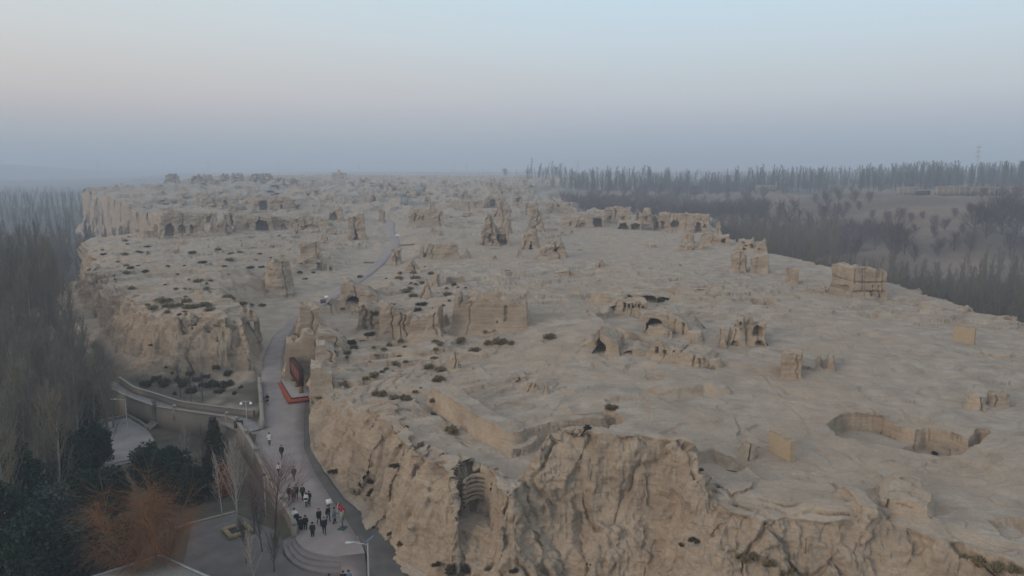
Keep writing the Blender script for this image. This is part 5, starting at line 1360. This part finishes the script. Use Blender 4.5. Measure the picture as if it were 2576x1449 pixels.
# lamps
def lamp_solar(px, py, h, label, yaw=0, z=None):
    g = ground([(px, py)])[0] if z is None else (*G(px, py, z), z)
    o = empty("solar_street_lamp", tuple(g), yaw, label=label, cat="street lamp")
    mb = MB(); mb.tube([(0, 0, -.2), (0, 0, h)], [.09, .055], 8); mb.tube([(0, 0, 0), (0, 0, .5)], .13, 8); mb.build("pole", M['grey'], o, smooth=True)
    mb = MB(); mb.tube([(0, 0, h - .25), (-1.1, 0, h - .1)], .035, 6); mb.build("arm", M['grey'], o)
    mb = MB(); mb.box((-1.5, 0, h - .08), (.8, .26, .08)); mb.build("lamp_head", M['grey'], o)
    mb = MB(); mb.box((.15, 0, h + .25), (1.0, .7, .04), tilt=Matrix.Rotation(R(-35), 4, 'Y')); mb.build("solar_panel", M['panel'], o)
    mb = MB(); mb.tube([(0, 0, h - .05), (.12, 0, h + .22)], .03, 6); mb.build("bracket", M['grey'], o)
lamp_solar(929, 1500, 5.0, "solar street lamp standing at the cliff foot beside the ramp", 0, 0)
lamp_solar(322, 1098, 5.6, "solar street lamp in the small dark courtyard on the left", R(8), -.95)
g = ground([(622, 1080)])[0]
o = empty("double_street_lamp", tuple(g), R(10), label="twin-headed street lamp at the junction of path and road", cat="street lamp")
mb = MB(); mb.tube([(0, 0, -.2), (0, 0, 4.0)], [.07, .04], 8); mb.build("pole", M['grey'], o)
for s_ in (-1, 1):
    mb = MB(); mb.tube([(0, 0, 3.8), (.4 * s_, 0, 3.9), (.62 * s_, 0, 3.75)], .03, 6); mb.build("arm", M['grey'], o)
    mb = MB(); mb.lathe((.62 * s_, 0, 3.38), [(0, 0), (.15, .05), (.2, .2), (.1, .36), (0, .38)], 10); mb.build("lamp_shade", M['lamp'], o)
g = ground([(669, 1300)])[0]
o = empty("garden_lamp", tuple(g), label="tall thin garden lamp pole against the shaded retaining wall", cat="street lamp")
mb = MB(); mb.tube([(0, 0, -.2), (0, 0, 4.6)], [.06, .04], 8); mb.build("pole", M['grey'], o)
mb = MB(); mb.lathe((0, 0, 4.6), [(0, 0), (.2, .02), (.24, .12), (0, .22)], 10); mb.build("lamp_head", M['black'], o)
# wooden marker posts
for x, y, lb in [(880,772,"thin brown marker post beside the road below the roadside cave house"),(971,836,"thin marker post in the hollow by the dark shrub"),(912,830,"marker post left of the cracked wall"),(2026,1390,"short marker stick on the edge of the right cliff")]:
    g = ground([(x, y)])[0]; mb = MB(); mb.box((0, 0, .5), (.09, .09, 1.2)); mb.box((0, 0, 1.1), (.14, .14, .1))
    mb.build("marker_post", M['wood'], loc=tuple(g), label=lb, cat="post")

# ------------------------------------------------------------------ wooden walkways of the old city
def boards(name, pts, zl, w, label, rail=True, sub=2):
    g = ground(pts); g[:, 2] += zl
    o = empty(name, tuple(g[0]), label=label, cat="boardwalk")
    pl_ = g - g[0]
    mb = MB(); mb.add(*sweep(pl_[:, :2], pl_[:, 2] + .15, pl_[:, 2] - .15, w)); mb.build("deck", simple("grey_boards", (.20, .20, .19)), o)
    if rail:
        T = np.gradient(pl_[:, :2], axis=0); T /= np.linalg.norm(T, axis=1, keepdims=True); N = np.stack([T[:, 1], -T[:, 0]], 1) * w / 2
        for s_ in (-1, 1):
            mb = MB(); Q = np.c_[pl_[:, :2] + N * s_, pl_[:, 2] + 1.1]; mb.tube(Q, .09, 4)
            n = max(2, int(np.linalg.norm(pl_[-1] - pl_[0]) / 4))
            for t in np.linspace(0, 1, n):
                k = t * (len(Q) - 1); q = np.array([np.interp(k, range(len(Q)), Q[:, c]) for c in range(3)])
                mb.box((q[0], q[1], q[2] - .5), (.14, .14, 1.1))
            mb.build("railing", M['greenm'], o)
boards("wooden_stairs", [(1018,514),(1018,506),(1019,498)], .6, 4.5, "wooden stairs with railings climbing the bank in the middle distance")
boards("viewing_platform", [(1000,491),(1014,494),(1018,492)], .5, 4, "low dark viewing platform left of the wooden stairs")
boards("boardwalk", [(1037,484),(1060,485),(1085,488)], .4, 3, "long straight boardwalk running right across the old city")
boards("boardwalk", [(1052,483),(1062,478),(1073,474)], .4, 3, "short slanting boardwalk branching up to the right")
boards("viewing_platform", [(935,470),(960,471),(988,470)], .6, 5, "long low roofed-looking platform before the far broken walls")
boards("boardwalk", [(1003,618),(1030,616),(1042,615)], .15, 1.6, "narrow boardwalk leading right from the road bend", rail=False)
boards("boardwalk", [(918,661),(938,662)], .15, 1.4, "short dark boardwalk ending left of the road", rail=False)
gp = ground([(640,463),(665,464),(690,463),(700,466),(672,468),(664,474),(672,482),(684,487),(700,488)])
cpt = [(p[0], p[1]) for p in gp]
strip("old_city_path", offset(cpt[3:], -4), offset(cpt[3:], 4), [p[2] + .5 for p in gp[3:]], M['path'], lift=.3)

# ------------------------------------------------------------------ adobe test walls
def brick_mat():
    t = NT("adobe_bricks", 1.0)
    b = t.new("ShaderNodeTexBrick"); b.inputs["Scale"].default_value = 1.0; b.inputs["Mortar Size"].default_value = .018
    b.inputs["Brick Width"].default_value = .42; b.inputs["Row Height"].default_value = .16
    b.inputs["Color1"].default_value = (.38, .30, .21, 1); b.inputs["Color2"].default_value = (.33, .26, .18, 1); b.inputs["Mortar"].default_value = (.25, .18, .11, 1)
    tcn = t.new("ShaderNodeTexCoord"); m = t.new("ShaderNodeMapping"); m.inputs["Rotation"].default_value = (R(90), 0, 0)
    sx = t.new("ShaderNodeSeparateXYZ"); cx = t.new("ShaderNodeCombineXYZ")
    t.l.new(tcn.outputs["Object"], sx.inputs[0]); a = t.math('ADD', sx.outputs[0], sx.outputs[1])
    t.l.new(a, cx.inputs[0]); t.l.new(sx.outputs[2], cx.inputs[1]); t.l.new(cx.outputs[0], b.inputs["Vector"])
    c = t.mix(t.mapr(t.noise(5, 4, t.pos(obj=True)), .35, .65, 0, .4), b.outputs["Color"], (.42, .335, .24))
    t.bump(b.outputs["Color"], .35, .05)
    return t.col(c)
M['brick'] = brick_mat()
def brick_wall(x0, x1, y1, hpx, L, W, yaw, label):
    g = ground([((x0 + x1) / 2, y1)])[0]; zc = g[1] * CP + (CAMZ - g[2]) * SP
    h = hpx * zc / F / .93
    mb = MB(); V, nn = [], 0
    for X, Y, Z, f in boxgrid(L, W, h + .3, .12):
        j = .025
        P = np.stack([X + j * vnoise(X * 5, Y * 5, Z * 9, 1), Y + j * vnoise(X * 5, Y * 5, Z * 9, 2), Z * (h + .3) + (f == 4) * .03 * vnoise(X * 4, Y * 4, 0, 3)], -1)
        mb.add(P.reshape(-1, 3), grid_faces(*X.shape))
    mb.build("adobe_wall", M['brick'], loc=(g[0], g[1], g[2] - .3), rz=-math.atan2(g[0], g[1]) + R(yaw), label=label, cat="wall")
brick_wall(1984, 2004, 1162, 50, .65, 3.1, 40, "free-standing yellow adobe brick test wall in the right foreground, seen end on")
brick_wall(2396, 2450, 862, 37, 2.9, .6, -12, "free-standing squared adobe brick test wall on the far right slope")

# ------------------------------------------------------------------ far village on the right bank
def lattice_mat():
    t = NT("lattice_brick_house", 1.0)
    tcn = t.new("ShaderNodeTexCoord"); sx = t.new("ShaderNodeSeparateXYZ"); cx = t.new("ShaderNodeCombineXYZ")
    t.l.new(tcn.outputs["Object"], sx.inputs[0]); t.l.new(t.math('ADD', sx.outputs[0], sx.outputs[1]), cx.inputs[0]); t.l.new(sx.outputs[2], cx.inputs[1])
    b = t.new("ShaderNodeTexBrick"); t.l.new(cx.outputs[0], b.inputs["Vector"]); b.inputs["Scale"].default_value = 1
    b.inputs["Brick Width"].default_value = .5; b.inputs["Row Height"].default_value = .5; b.inputs["Mortar Size"].default_value = .12
    b.inputs["Color1"].default_value = (.085, .075, .062, 1); b.inputs["Color2"].default_value = (.12, .10, .075, 1); b.inputs["Mortar"].default_value = (.22, .19, .15, 1)
    return t.col(b.outputs["Color"])
M['lattice'] = lattice_mat(); M['mud'] = simple("mud_plaster", (.33, .275, .215), .95, .12); M['pink'] = simple("pink_mud_plaster", (.36, .22, .16)); M['tin'] = simple("pale_blue_tin_roof", (.42, .5, .56), .5)
def house(x0, x1, y0, y1, label, kind='lattice', depth=9, yaw=0):
    g = ground([((x0 + x1) / 2, y1)])[0]; zc = g[1] * CP + (CAMZ - g[2]) * SP; m = zc / F
    w, h = (x1 - x0) * m, (y1 - y0) * m
    o = empty("drying_house" if kind == 'lattice' else "village_house", (g[0], g[1], g[2] - .3), -math.atan2(g[0], g[1]) * .6 + R(yaw), label=label, cat="house")
    if kind == 'lattice':
        mb = MB(); mb.box((0, depth / 2, h / 2), (w, depth, h)); mb.build("wall", M['lattice'], o)
        n = max(2, int(w / 3.2))
        for i in range(n + 1):
            mb = MB(); mb.box((-w / 2 + w * i / n, -.05, h / 2), (.45, .3, h)); mb.build("pilaster", M['mud'], o)
        mb = MB(); mb.box((-w / 2, depth / 2, h / 2), (.25, depth, h - .05)); mb.build("end_wall", M['mud'], o)
        mb = MB(); mb.box((0, depth / 2, h + .15), (w + .8, depth + .8, .4)); mb.build("roof", M['mud'], o)
    else:
        mm = {'pink': M['pink'], 'shed': M['black'], 'tin': M['mud'], 'mud': M['mud']}[kind]
        mb = MB(); mb.box((0, depth / 2, h / 2), (w, depth, h)); mb.build("wall", mm, o)
        mb = MB(); mb.box((0, depth / 2, h + .2), (w + 1, depth + 1, .35)); mb.build("roof", M['tin'] if kind == 'tin' else M['mud'], o)
        for i, fx in enumerate((-.25, .2)):
            mb = MB(); mb.box((fx * w, -.03, h * .42), (w * .12, .12, h * (.8 if i else .4))); mb.build("door" if i else "window", M['black'], o)
for a in [(2262,2308,471,491,"long lattice-walled drying house nearest the dark open shed"),(2362,2436,470,491,"longest lattice drying house with a bare end wall left of the sloping ramp"),(2452,2498,471,492,"lattice drying house right of the longest one"),(2502,2590,472,494,"lattice drying house cut by the right edge of the photo"),
          (1954,1982,458,478,"pale slatted drying house at the top of the mound"),(1985,2012,457,472,"slatted drying house directly behind the one on the mound"),(1904,1950,466,480,"low lattice house left of the mound"),(2024,2053,459,475,"boxy drying house with a bare left end wall"),(2055,2085,461,476,"grey lattice house touching the boxy one"),
          (2088,2110,466,482,"small mud house half hidden by purple bushes"),(1726,1762,451,463,"drying house alone on the far grassy bank"),(1585,1607,451,463,"small far drying house above the valley bend"),(1644,1667,450,461,"far drying house with a narrow shadowed side"),(1786,1816,454,470,"far slatted house below the tree line"),(2143,2196,463,472,"long grey house under a pale roof behind bushes")]:
    house(*a)
house(2310, 2338, 479, 491, "dark open-fronted shed between two drying houses", 'shed', 6)
house(2319, 2348, 463, 475, "pinkish mud house behind the dark shed", 'pink', 8)
house(2349, 2380, 461, 472, "dark roofed upper house above the longest drying house", 'shed', 8)
house(2136, 2170, 467, 474, "house with pale blue tin roof among the bushes", 'tin', 8)
house(1454, 1461, 455, 467, "tiny square mud tower on the far bank", 'mud', 4)
house(1362, 1375, 448, 457, "tiny mud house at the far end of the valley", 'mud', 5)
house(1300, 1338, 442, 453, "far pale house with small windows below the horizon", 'mud', 8)

# ------------------------------------------------------------------ masts
def mast(px, ytop, D, label, kind='mono'):
    x = (px - 1288) / F * D; y = D
    z0 = float(H(np.array([x]), np.array([y]))[0])
    zt = CAMZ + D * math.tan(PITCH * -1 + math.atan((724.5 - ytop) / F)) * 1.0
    o = empty("phone_mast" if kind == 'mono' else "pylon", (x, y, z0), label=label, cat="mast" if kind == 'mono' else "pylon"); h = zt - z0
    if kind == 'mono':
        mb = MB(); mb.tube([(0, 0, 0), (0, 0, h)], [.9, .35], 8); mb.build("pole", M['grey'], o)
        for k in (0, 5.5, 11):
            mb = MB(); mb.lathe((0, 0, h - k - 2.2), [(.3, 0), (1.9, .3), (1.9, .5), (.3, .8)], 10)
            for a in range(6): mb.box((2.0 * math.cos(a * 1.047), 2.0 * math.sin(a * 1.047), h - k - 1.2), (.5, .5, 2.2))
            mb.build("antenna_platform", M['grey'], o)
    else:
        mb = MB(); b = h * .12; tk = max(.25, D * .00016)
        for sx_, sy in ((-1, -1), (1, -1), (1, 1), (-1, 1)): mb.tube([(sx_ * b, sy * b, 0), (sx_ * b * .3, sy * b * .3, h * .6), (0, 0, h)], tk, 3)
        for k in range(5):
            z = h * (.12 + .12 * k); ww = b * (1 - .7 * z / (h * .6)) if z < h * .6 else b * .3
            mb.tube([(-ww, -ww, z), (ww, ww, z + h * .1)], tk * .7, 3); mb.tube([(ww, -ww, z), (-ww, ww, z + h * .1)], tk * .7, 3)
        mb.build("tower", M['grey'], o)
        mb = MB()
        for z in (.68, .8, .92): mb.tube([(-h * .16, 0, h * z), (0, 0, h * (z + .02)), (h * .16, 0, h * z)], tk, 3)
        mb.build("cross_arm", M['grey'], o)
mast(2443, 366, 900, "tall phone mast with three antenna rings above the poplars at the right")
mast(1451, 402, 1500, "slim lattice mast above the tree line near the centre of the horizon", 'pylon')
for x, y, D, lb in [(259,398,2600,"power pylon leftmost on the left horizon, the tallest there"),(534,404,2900,"power pylon on the horizon over the citadel ruins"),(709,409,3200,"power pylon on the horizon left of the far temple"),(908,412,3400,"power pylon on the horizon right of the far temple"),(422,414,3600,"tiny faint pylon between the two left pylons"),(1146,411,3000,"faint pylon left of the tree line"),(1176,413,3100,"second faint pylon nearer the tree line"),(281,410,3400,"faint pylon just right of the tallest left pylon")]:
    mast(x, y, D, lb, 'pylon')

# ------------------------------------------------------------------ people
SKIN = simple("skin", (.42, .25, .17), .6, .05)
_pm = {}
def cloth(c):
    k = tuple(c)
    if k not in _pm: _pm[k] = simple("cloth_%d" % len(_pm), c, .9, .15, 12)
    return _pm[k]
def skin_mesh(name, verts, edges, radii, root=0, sub=2):
    me = bpy.data.meshes.new(name); me.from_pydata([tuple(v) for v in verts], edges, [])
    o = bpy.data.objects.new(name, me); COL.objects.link(o)
    o.modifiers.new("s", 'SKIN'); sd = me.skin_vertices[0].data
    for i, r in enumerate(radii):
        sd[i].radius = (r, r) if isinstance(r, (int, float)) else r
        sd[i].use_root = i == root
    m = o.modifiers.new("u", 'SUBSURF'); m.levels = m.render_levels = sub
    dg = bpy.context.evaluated_depsgraph_get()
    out = bpy.data.meshes.new_from_object(o.evaluated_get(dg)); bpy.data.objects.remove(o); bpy.data.meshes.remove(me)
    out.polygons.foreach_set("use_smooth", [True] * len(out.polygons))
    out.name = name
    return out
def person(px, py, hpx, label, face, top, legs, coat=.0, stride=.25, arms=0., hair=(.02, .016, .014), cap=None, extra=None, below=None):
    """face: heading in degrees (0 = away from the camera, +90 = to the left)"""
    if below is None: g = ground([(px, py)])[0]
    else: g = np.array([*G(px, py, below), below])
    dist = math.sqrt(g[0] ** 2 + g[1] ** 2 + (CAMZ - g[2]) ** 2)
    hh = float(np.clip(hpx * dist / F / math.cos(math.atan2(CAMZ - g[2], math.hypot(g[0], g[1]))) * .97, 1.58, 1.82)); k = hh / 1.75
    if abs(g[0]) > 0 and below is None:
        g[2] += .05
    o = empty("person", tuple(g), R(face), label=label, cat="person", group=None)
    s = stride
    # local: +y forward, x right
    J = dict(pel=(0, 0, .93), wai=(0, 0, 1.08), che=(0, .01, 1.30), nec=(0, .01, 1.46), chin=(0, .03, 1.545), hd=(0, .03, 1.64), cr=(0, .01, 1.73),
             hl=(-.10, 0, .90), kl=(-.10, s * .5 + .03, .50), al=(-.10, s * .55 if s > 0 else 0, .09), tl=(-.10, s * .55 + .16, .04),
             hr=(.10, 0, .90), kr=(.10, -s * .25 + .02, .49), ar=(.10, -s * .95, .10), tr=(.10, -s * .95 + .15, .04),
             sl=(-.19, .0, 1.41), el=(-.25, -s * .35 - .02, 1.13), wl=(-.24, -s * .25 + .08 + arms * .2, .88 + arms * .15), ml=(-.235, -s * .2 + .11 + arms * .2, .80 + arms * .15),
             sr=(.19, .0, 1.41), er=(.25, s * .3, 1.13), wr=(.24, s * .55 + .08 + arms * .1, .90 + arms * .15), mr=(.235, s * .6 + .11 + arms * .1, .82 + arms * .15))
    if arms > 1: J['er'] = (.28, .15, 1.15); J['wr'] = (.26, .36, 1.22); J['mr'] = (.25, .44, 1.25)
    names = list(J); ix = {n: i for i, n in enumerate(names)}
    Rr = dict(pel=.135, wai=.12, che=(.16, .12), nec=.055, chin=.07, hd=.10, cr=.065, hl=.09, kl=.058, al=.04, tl=.035, hr=.09, kr=.058, ar=.04, tr=.035, sl=.055, el=.042, wl=.027, ml=.034, sr=.055, er=.042, wr=.027, mr=.034)
    E = [('pel','wai'),('wai','che'),('che','nec'),('nec','chin'),('chin','hd'),('hd','cr'),('pel','hl'),('hl','kl'),('kl','al'),('al','tl'),('pel','hr'),('hr','kr'),('kr','ar'),('ar','tr'),('che','sl'),('sl','el'),('el','wl'),('wl','ml'),('che','sr'),('sr','er'),('er','wr'),('wr','mr')]
    body = skin_mesh("body", [Vector(J[n]) * k for n in names], [(ix[a], ix[b]) for a, b in E], [tuple(v * k for v in Rr[n]) if isinstance(Rr[n], tuple) else Rr[n] * k for n in names], 0, 2)
    bm = bmesh.new(); bm.from_mesh(body)
    # five bent fingers and a thumb root on each palm, a nose, ears
    for sd_ in ('l', 'r'):
        w = Vector(J['w' + sd_]) * k; m = Vector(J['m' + sd_]) * k; d = (m - w).normalized(); side = Vector((0, 0, 1)).cross(d) if abs(d.z) < .9 else Vector((0, 1, 0)); side.normalize()
        for f in range(5):
            if f < 4: p0 = m + side * (f - 1.5) * .018 * k + d * .015; L = (.066, .075, .070, .055)[f] * k; dd = d
            else: p0 = m - side * .03 * k - d * .02; L = .05 * k; dd = (d - side * .9).normalized()
            P = [p0, p0 + dd * L * .5, p0 + (dd * .85 + Vector((0, .3, 0))).normalized() * L * .95]
            V, Fq = tube([tuple(q) for q in P], [.0095 * k, .0085 * k, .006 * k], 5)
            vv = [bm.verts.new(v) for v in V]
            for q in Fq: bm.faces.new([vv[i] for i in q])
    for c_, r_ in (((0, .135, 1.62), (.012, .022, .018)), ((-.088, .02, 1.63), (.012, .02, .03)), ((.088, .02, 1.63), (.012, .02, .03)), ((-.032, .118, 1.645), (.012, .006, .007)), ((.032, .118, 1.645), (.012, .006, .007)), ((0, .118, 1.575), (.022, .006, .006))):
        mt = Matrix.Translation(Vector(c_) * k) @ Matrix.Diagonal((*(v * k for v in r_), 1))
        bmesh.ops.create_icosphere(bm, subdivisions=1, radius=1, matrix=mt)
    bm.to_mesh(body); bm.free()
    new_obj("body", body, SKIN, parent=o)
    def part(nm, ns, ed, sc, mat, ext=None, root=0):
        ii = {n: i for i, n in enumerate(ns)}; JJ = dict(J); RR = dict(Rr)
        if ext: JJ.update(ext[0]); RR.update(ext[1])
        me = skin_mesh(nm, [Vector(JJ[n]) * k for n in ns], [(ii[a], ii[b]) for a, b in ed], [tuple(v * k * sc + .012 for v in RR[n]) if isinstance(RR[n], tuple) else RR[n] * k * sc + .012 for n in ns], root, 2)
        return new_obj(nm, me, mat, parent=o)
    part("trousers", ['pel','hl','kl','al','hr','kr','ar'], [('pel','hl'),('hl','kl'),('kl','al'),('pel','hr'),('hr','kr'),('kr','ar')], 1.1, cloth(legs))
    hem = .93 - coat
    ext = ({'hem': (0, -.01, hem), 'nk': (0, .01, 1.43)}, {'hem': (.16 + coat * .12, .135 + coat * .08), 'pel': (.165, .14), 'wai': (.155, .135), 'che': (.18, .15), 'nk': .075})
    part("coat" if coat > .2 else "jacket", ['pel','wai','che','nk','sl','el','wl','sr','er','wr','hem'], [('hem','pel'),('pel','wai'),('wai','che'),('che','nk'),('che','sl'),('sl','el'),('el','wl'),('che','sr'),('sr','er'),('er','wr')], 1.18, cloth(top), ext)
    for sd_ in ('l', 'r'):
        a, t = Vector(J['a' + sd_]), Vector(J['t' + sd_])
        mb = MB(); mb.tube([tuple((a + Vector((0, -.06, -.05))) * k), tuple((a + Vector((0, .03, -.045))) * k), tuple(t * k), tuple((t + Vector((0, .04, -.005))) * k)], [.03, .055, .05, .02], 8); mb.build("shoe", cloth((.02, .02, .02)), o, smooth=True)
    bm = bmesh.new(); bmesh.ops.create_uvsphere(bm, u_segments=14, v_segments=9, radius=1)
    bmesh.ops.delete(bm, geom=[v for v in bm.verts if v.co.z < -.35 or (v.co.y > .35 and v.co.z < .35)], context='VERTS')
    me = bpy.data.meshes.new("hair"); bm.to_mesh(me); bm.free()
    q = new_obj("hat" if cap else "hair", me, cloth(cap or hair), parent=o); q.location = Vector((0, .005, 1.665)) * k; q.scale = (.118 * k, .128 * k, .125 * k)
    if cap:
        mb = MB(); mb.lathe((0, 0, 1.68 * k), [(.11, 0), (.155, -.01), (.155, .01), (.11, .02)], 14); mb.build("brim", cloth(cap), o)
    if extra: extra(o, k)
    return o
BLK, DK, BR = (.018, .018, .02), (.030, .030, .034), (.075, .05, .04)
def bag(o, k):
    mb = MB(); mb.box((0, -.2 * k, 1.05 * k), (.34 * k, .14 * k, .2 * k)); mb.build("waist_bag", cloth(BLK), o)
person(673, 1018, 26, "person in a long black coat walking up the road alone, farthest away", 5, BLK, (.4, .38, .36), .55, .2)
person(678, 1120, 29, "person in a white jacket and black trousers walking up the road", 10, (.62, .62, .62), BLK, .0, .3)
person(709, 1153, 31, "person in a dark jacket with arms held out, below the white-jacketed walker", 175, DK, (.05, .045, .05), .05, .35)
person(702, 1199, 31, "person in a pale top half hidden by the reddish twigs", 150, (.5, .5, .5), BLK, .0, .2)
person(740, 1209, 33, "person in a brown jacket under the right side of the reddish twigs", 170, BR, (.06, .045, .04), .1, .3)
person(728, 1258, 33, "dark clad person at the left of the trio under the tree", 160, DK, BLK, .1, .15)
person(738, 1263, 34, "person in brownish clothes in the middle of the trio under the tree", 190, BR, (.05, .03, .03), .15, .1)
person(746, 1256, 34, "person in black at the right back of the trio under the tree", 200, BLK, BLK, .1, .2)
person(762, 1257, 34, "person in a dark green jacket just behind the white-jacketed one with the waist bag", 170, (.035, .042, .036), BLK, .05, .2)
person(771, 1276, 33, "person in a white jacket and jeans with a black waist bag", 0, (.6, .59, .57), (.06, .08, .11), .0, .15, extra=bag)
person(778, 1272, 33, "dark person almost hidden behind the white jacket with the waist bag", 10, BLK, BLK, .0, .3)
person(803, 1321, 37, "person in black taking a long stride, middle of the plaza", 205, BLK, BLK, .1, .55)
person(826, 1312, 36, "person in a black jacket and grey trousers strolling left of the flag bearer", 230, BLK, (.07, .07, .075), .0, .2)
person(842, 1318, 37, "flag bearer in a long blue-grey coat", 300, (.17, .21, .23), BLK, .4, .2, arms=1.5)
person(816, 1344, 38, "person in black bending slightly forward right of the long-striding one", 195, BLK, BLK, .12, .3)
person(787, 1357, 38, "person in a long dark coat standing alone nearest the steps", 0, (.028, .028, .026), BLK, .42, .0)
person(769, 1338, 37, "person in black with a dark brimmed hat beside the long-coated one", 15, BLK, BLK, .05, .15, cap=(.05, .035, .03))
person(758, 1343, 38, "person in a long black coat, second from the wall end", 20, BLK, BLK, .5, .1)
person(747, 1328, 36, "person in black with a white cap beside the wall post", 20, BLK, BLK, .2, .2, cap=(.7, .7, .75))
person(741, 1318, 35, "dark-haired person in a white top behind the white cap", 30, (.6, .6, .6), BLK, .0, .1)
person(864, 1482, 40, "person in black on the ramp at the bottom edge", 0, BLK, BLK, .3, .1, below=.15)
person(878, 1480, 40, "person in a blue-grey coat on the ramp at the bottom edge", 0, (.10, .15, .19), DK, .4, .1, below=.15)
person(829, 1490, 40, "dark-haired person whose head alone shows at the bottom edge", 0, DK, BLK, .2, .1, below=.0)
# flag
def flag():
    g = ground([(842, 1318)])[0]
    o = empty("flag", (g[0] + .30, g[1] - .15, g[2]), R(0), label="drooping red flag with small pale characters on a tilted staff", cat="flag")
    mb = MB(); mb.tube([(-.1, 0, .9), (.18, .05, 2.35)], .02, 6); mb.build("staff", M['white'], o)
    u, v = np.meshgrid(np.linspace(0, 1, 14), np.linspace(0, 1, 10))
    X = .18 + u * .72 - v * .22; Z = 2.33 - v * .45 - u * .85; Y = .05 + .07 * np.sin(u * 9 + v * 2)
    me = mesh_from("cloth", np.stack([X, Y, Z], -1).reshape(-1, 3), grid_faces(10, 14), True)
    f = new_obj("cloth", me, simple("red_flag_cloth", (.42, .012, .03), .7), parent=o)
    sm = f.modifiers.new("t", 'SOLIDIFY'); sm.thickness = .006
    mb = MB(); mb.tube([(.18, .05, 2.34), (.02, .03, 1.83)], .018, 5); mb.build("hem", M['white'], o)
    for i in range(3):
        t = .28 + .2 * i
        x, z = .18 + t * .72 - .5 * .22, 2.33 - .5 * .45 - t * .85; yy = .05 + .07 * math.sin(t * 9 + 1) - .02
        mb = MB()
        for a in (-.035, 0, .035): mb.box((x, yy, z + a), (.09, .008, .014))
        mb.box((x, yy - .002, z), (.014, .008, .10)); mb.build("character", simple("pale_ink", (.7, .55, .45)) if i == 0 else bpy.data.materials["pale_ink"], f)
flag()
# ledges in the collapsed shaft of the near cliff
def shaft():
    c = G(1203, 1292, 4.8)
    o = empty("collapsed_shaft", (c[0], c[1] + .05, 4.5), -math.atan2(c[0], c[1]), label="curved stepped ledges around the back of the tall collapsed shaft in the near cliff", cat="shaft")
    for i in range(6):
        z = 1.3 + i * .44; r = 1.45 - .02 * i
        a = np.linspace(R(-8), R(188), 26)
        P = np.stack([r * np.cos(a) * .95, r * np.sin(a) * .8 - .7, z + .35 * np.sin(a) + .05 * vnoise(a * 3, i * 7., 0, 5)], -1)
        mb = MB(); mb.tube(P, .20 + .08 * vnoise(a * 4, i * 3., 0, 6), 6)
        mb.build("ledge", M['earth'], o, smooth=True)
shaft()
# boulders at the left cliff foot and stones on the plateau
def stones():
    rs = np.random.RandomState(77)
    for i in range(26):
        x, y = rs.uniform(1150, 2540), rs.uniform(860, 1350)
        g = ground([(x, y)])[0]
        r = rs.uniform(.10, .26)
        bm = bmesh.new(); bmesh.ops.create_icosphere(bm, subdivisions=2, radius=r)
        for v in bm.verts: v.co += Vector(rs.normal(0, r * .14, 3)); v.co.z *= .7
        me = bpy.data.meshes.new("stone"); bm.to_mesh(me); bm.free()
        new_obj("stone", me, M['earth'], loc=tuple(g), label="small loose stone on the bare plateau ground", cat="stone", group="loose stones on the plateau")
stones()
print("objects", _t.time() - _t0)
# ------------------------------------------------------------------ haze
def haze():
    bm = bmesh.new(); bmesh.ops.create_cube(bm, size=1)
    me = bpy.data.meshes.new("haze"); bm.to_mesh(me); bm.free()
    x, y0, y1, z0, z1 = 12000, -300, 12500, -40, 125
    o = new_obj("haze", me, None, kind='stuff')
    o.scale = (x * 2, y1 - y0, z1 - z0); o.location = (0, (y0 + y1) / 2, (z0 + z1) / 2)
    m = bpy.data.materials.new("haze"); m.use_nodes = True
    nt = m.node_tree; nt.nodes.clear()
    v = nt.nodes.new("ShaderNodeVolumePrincipled"); v.inputs["Color"].default_value = (.70, .81, .95, 1)
    v.inputs["Density"].default_value = 0.00055
    v.inputs["Anisotropy"].default_value = 0.0
    out = nt.nodes.new("ShaderNodeOutputMaterial"); nt.links.new(v.outputs[0], out.inputs["Volume"])
    me.materials.append(m)
haze()

for o in list(bpy.data.objects):
    if o.parent is None and o.get('category') and not o.get('kind'): o['kind'] = 'thing'
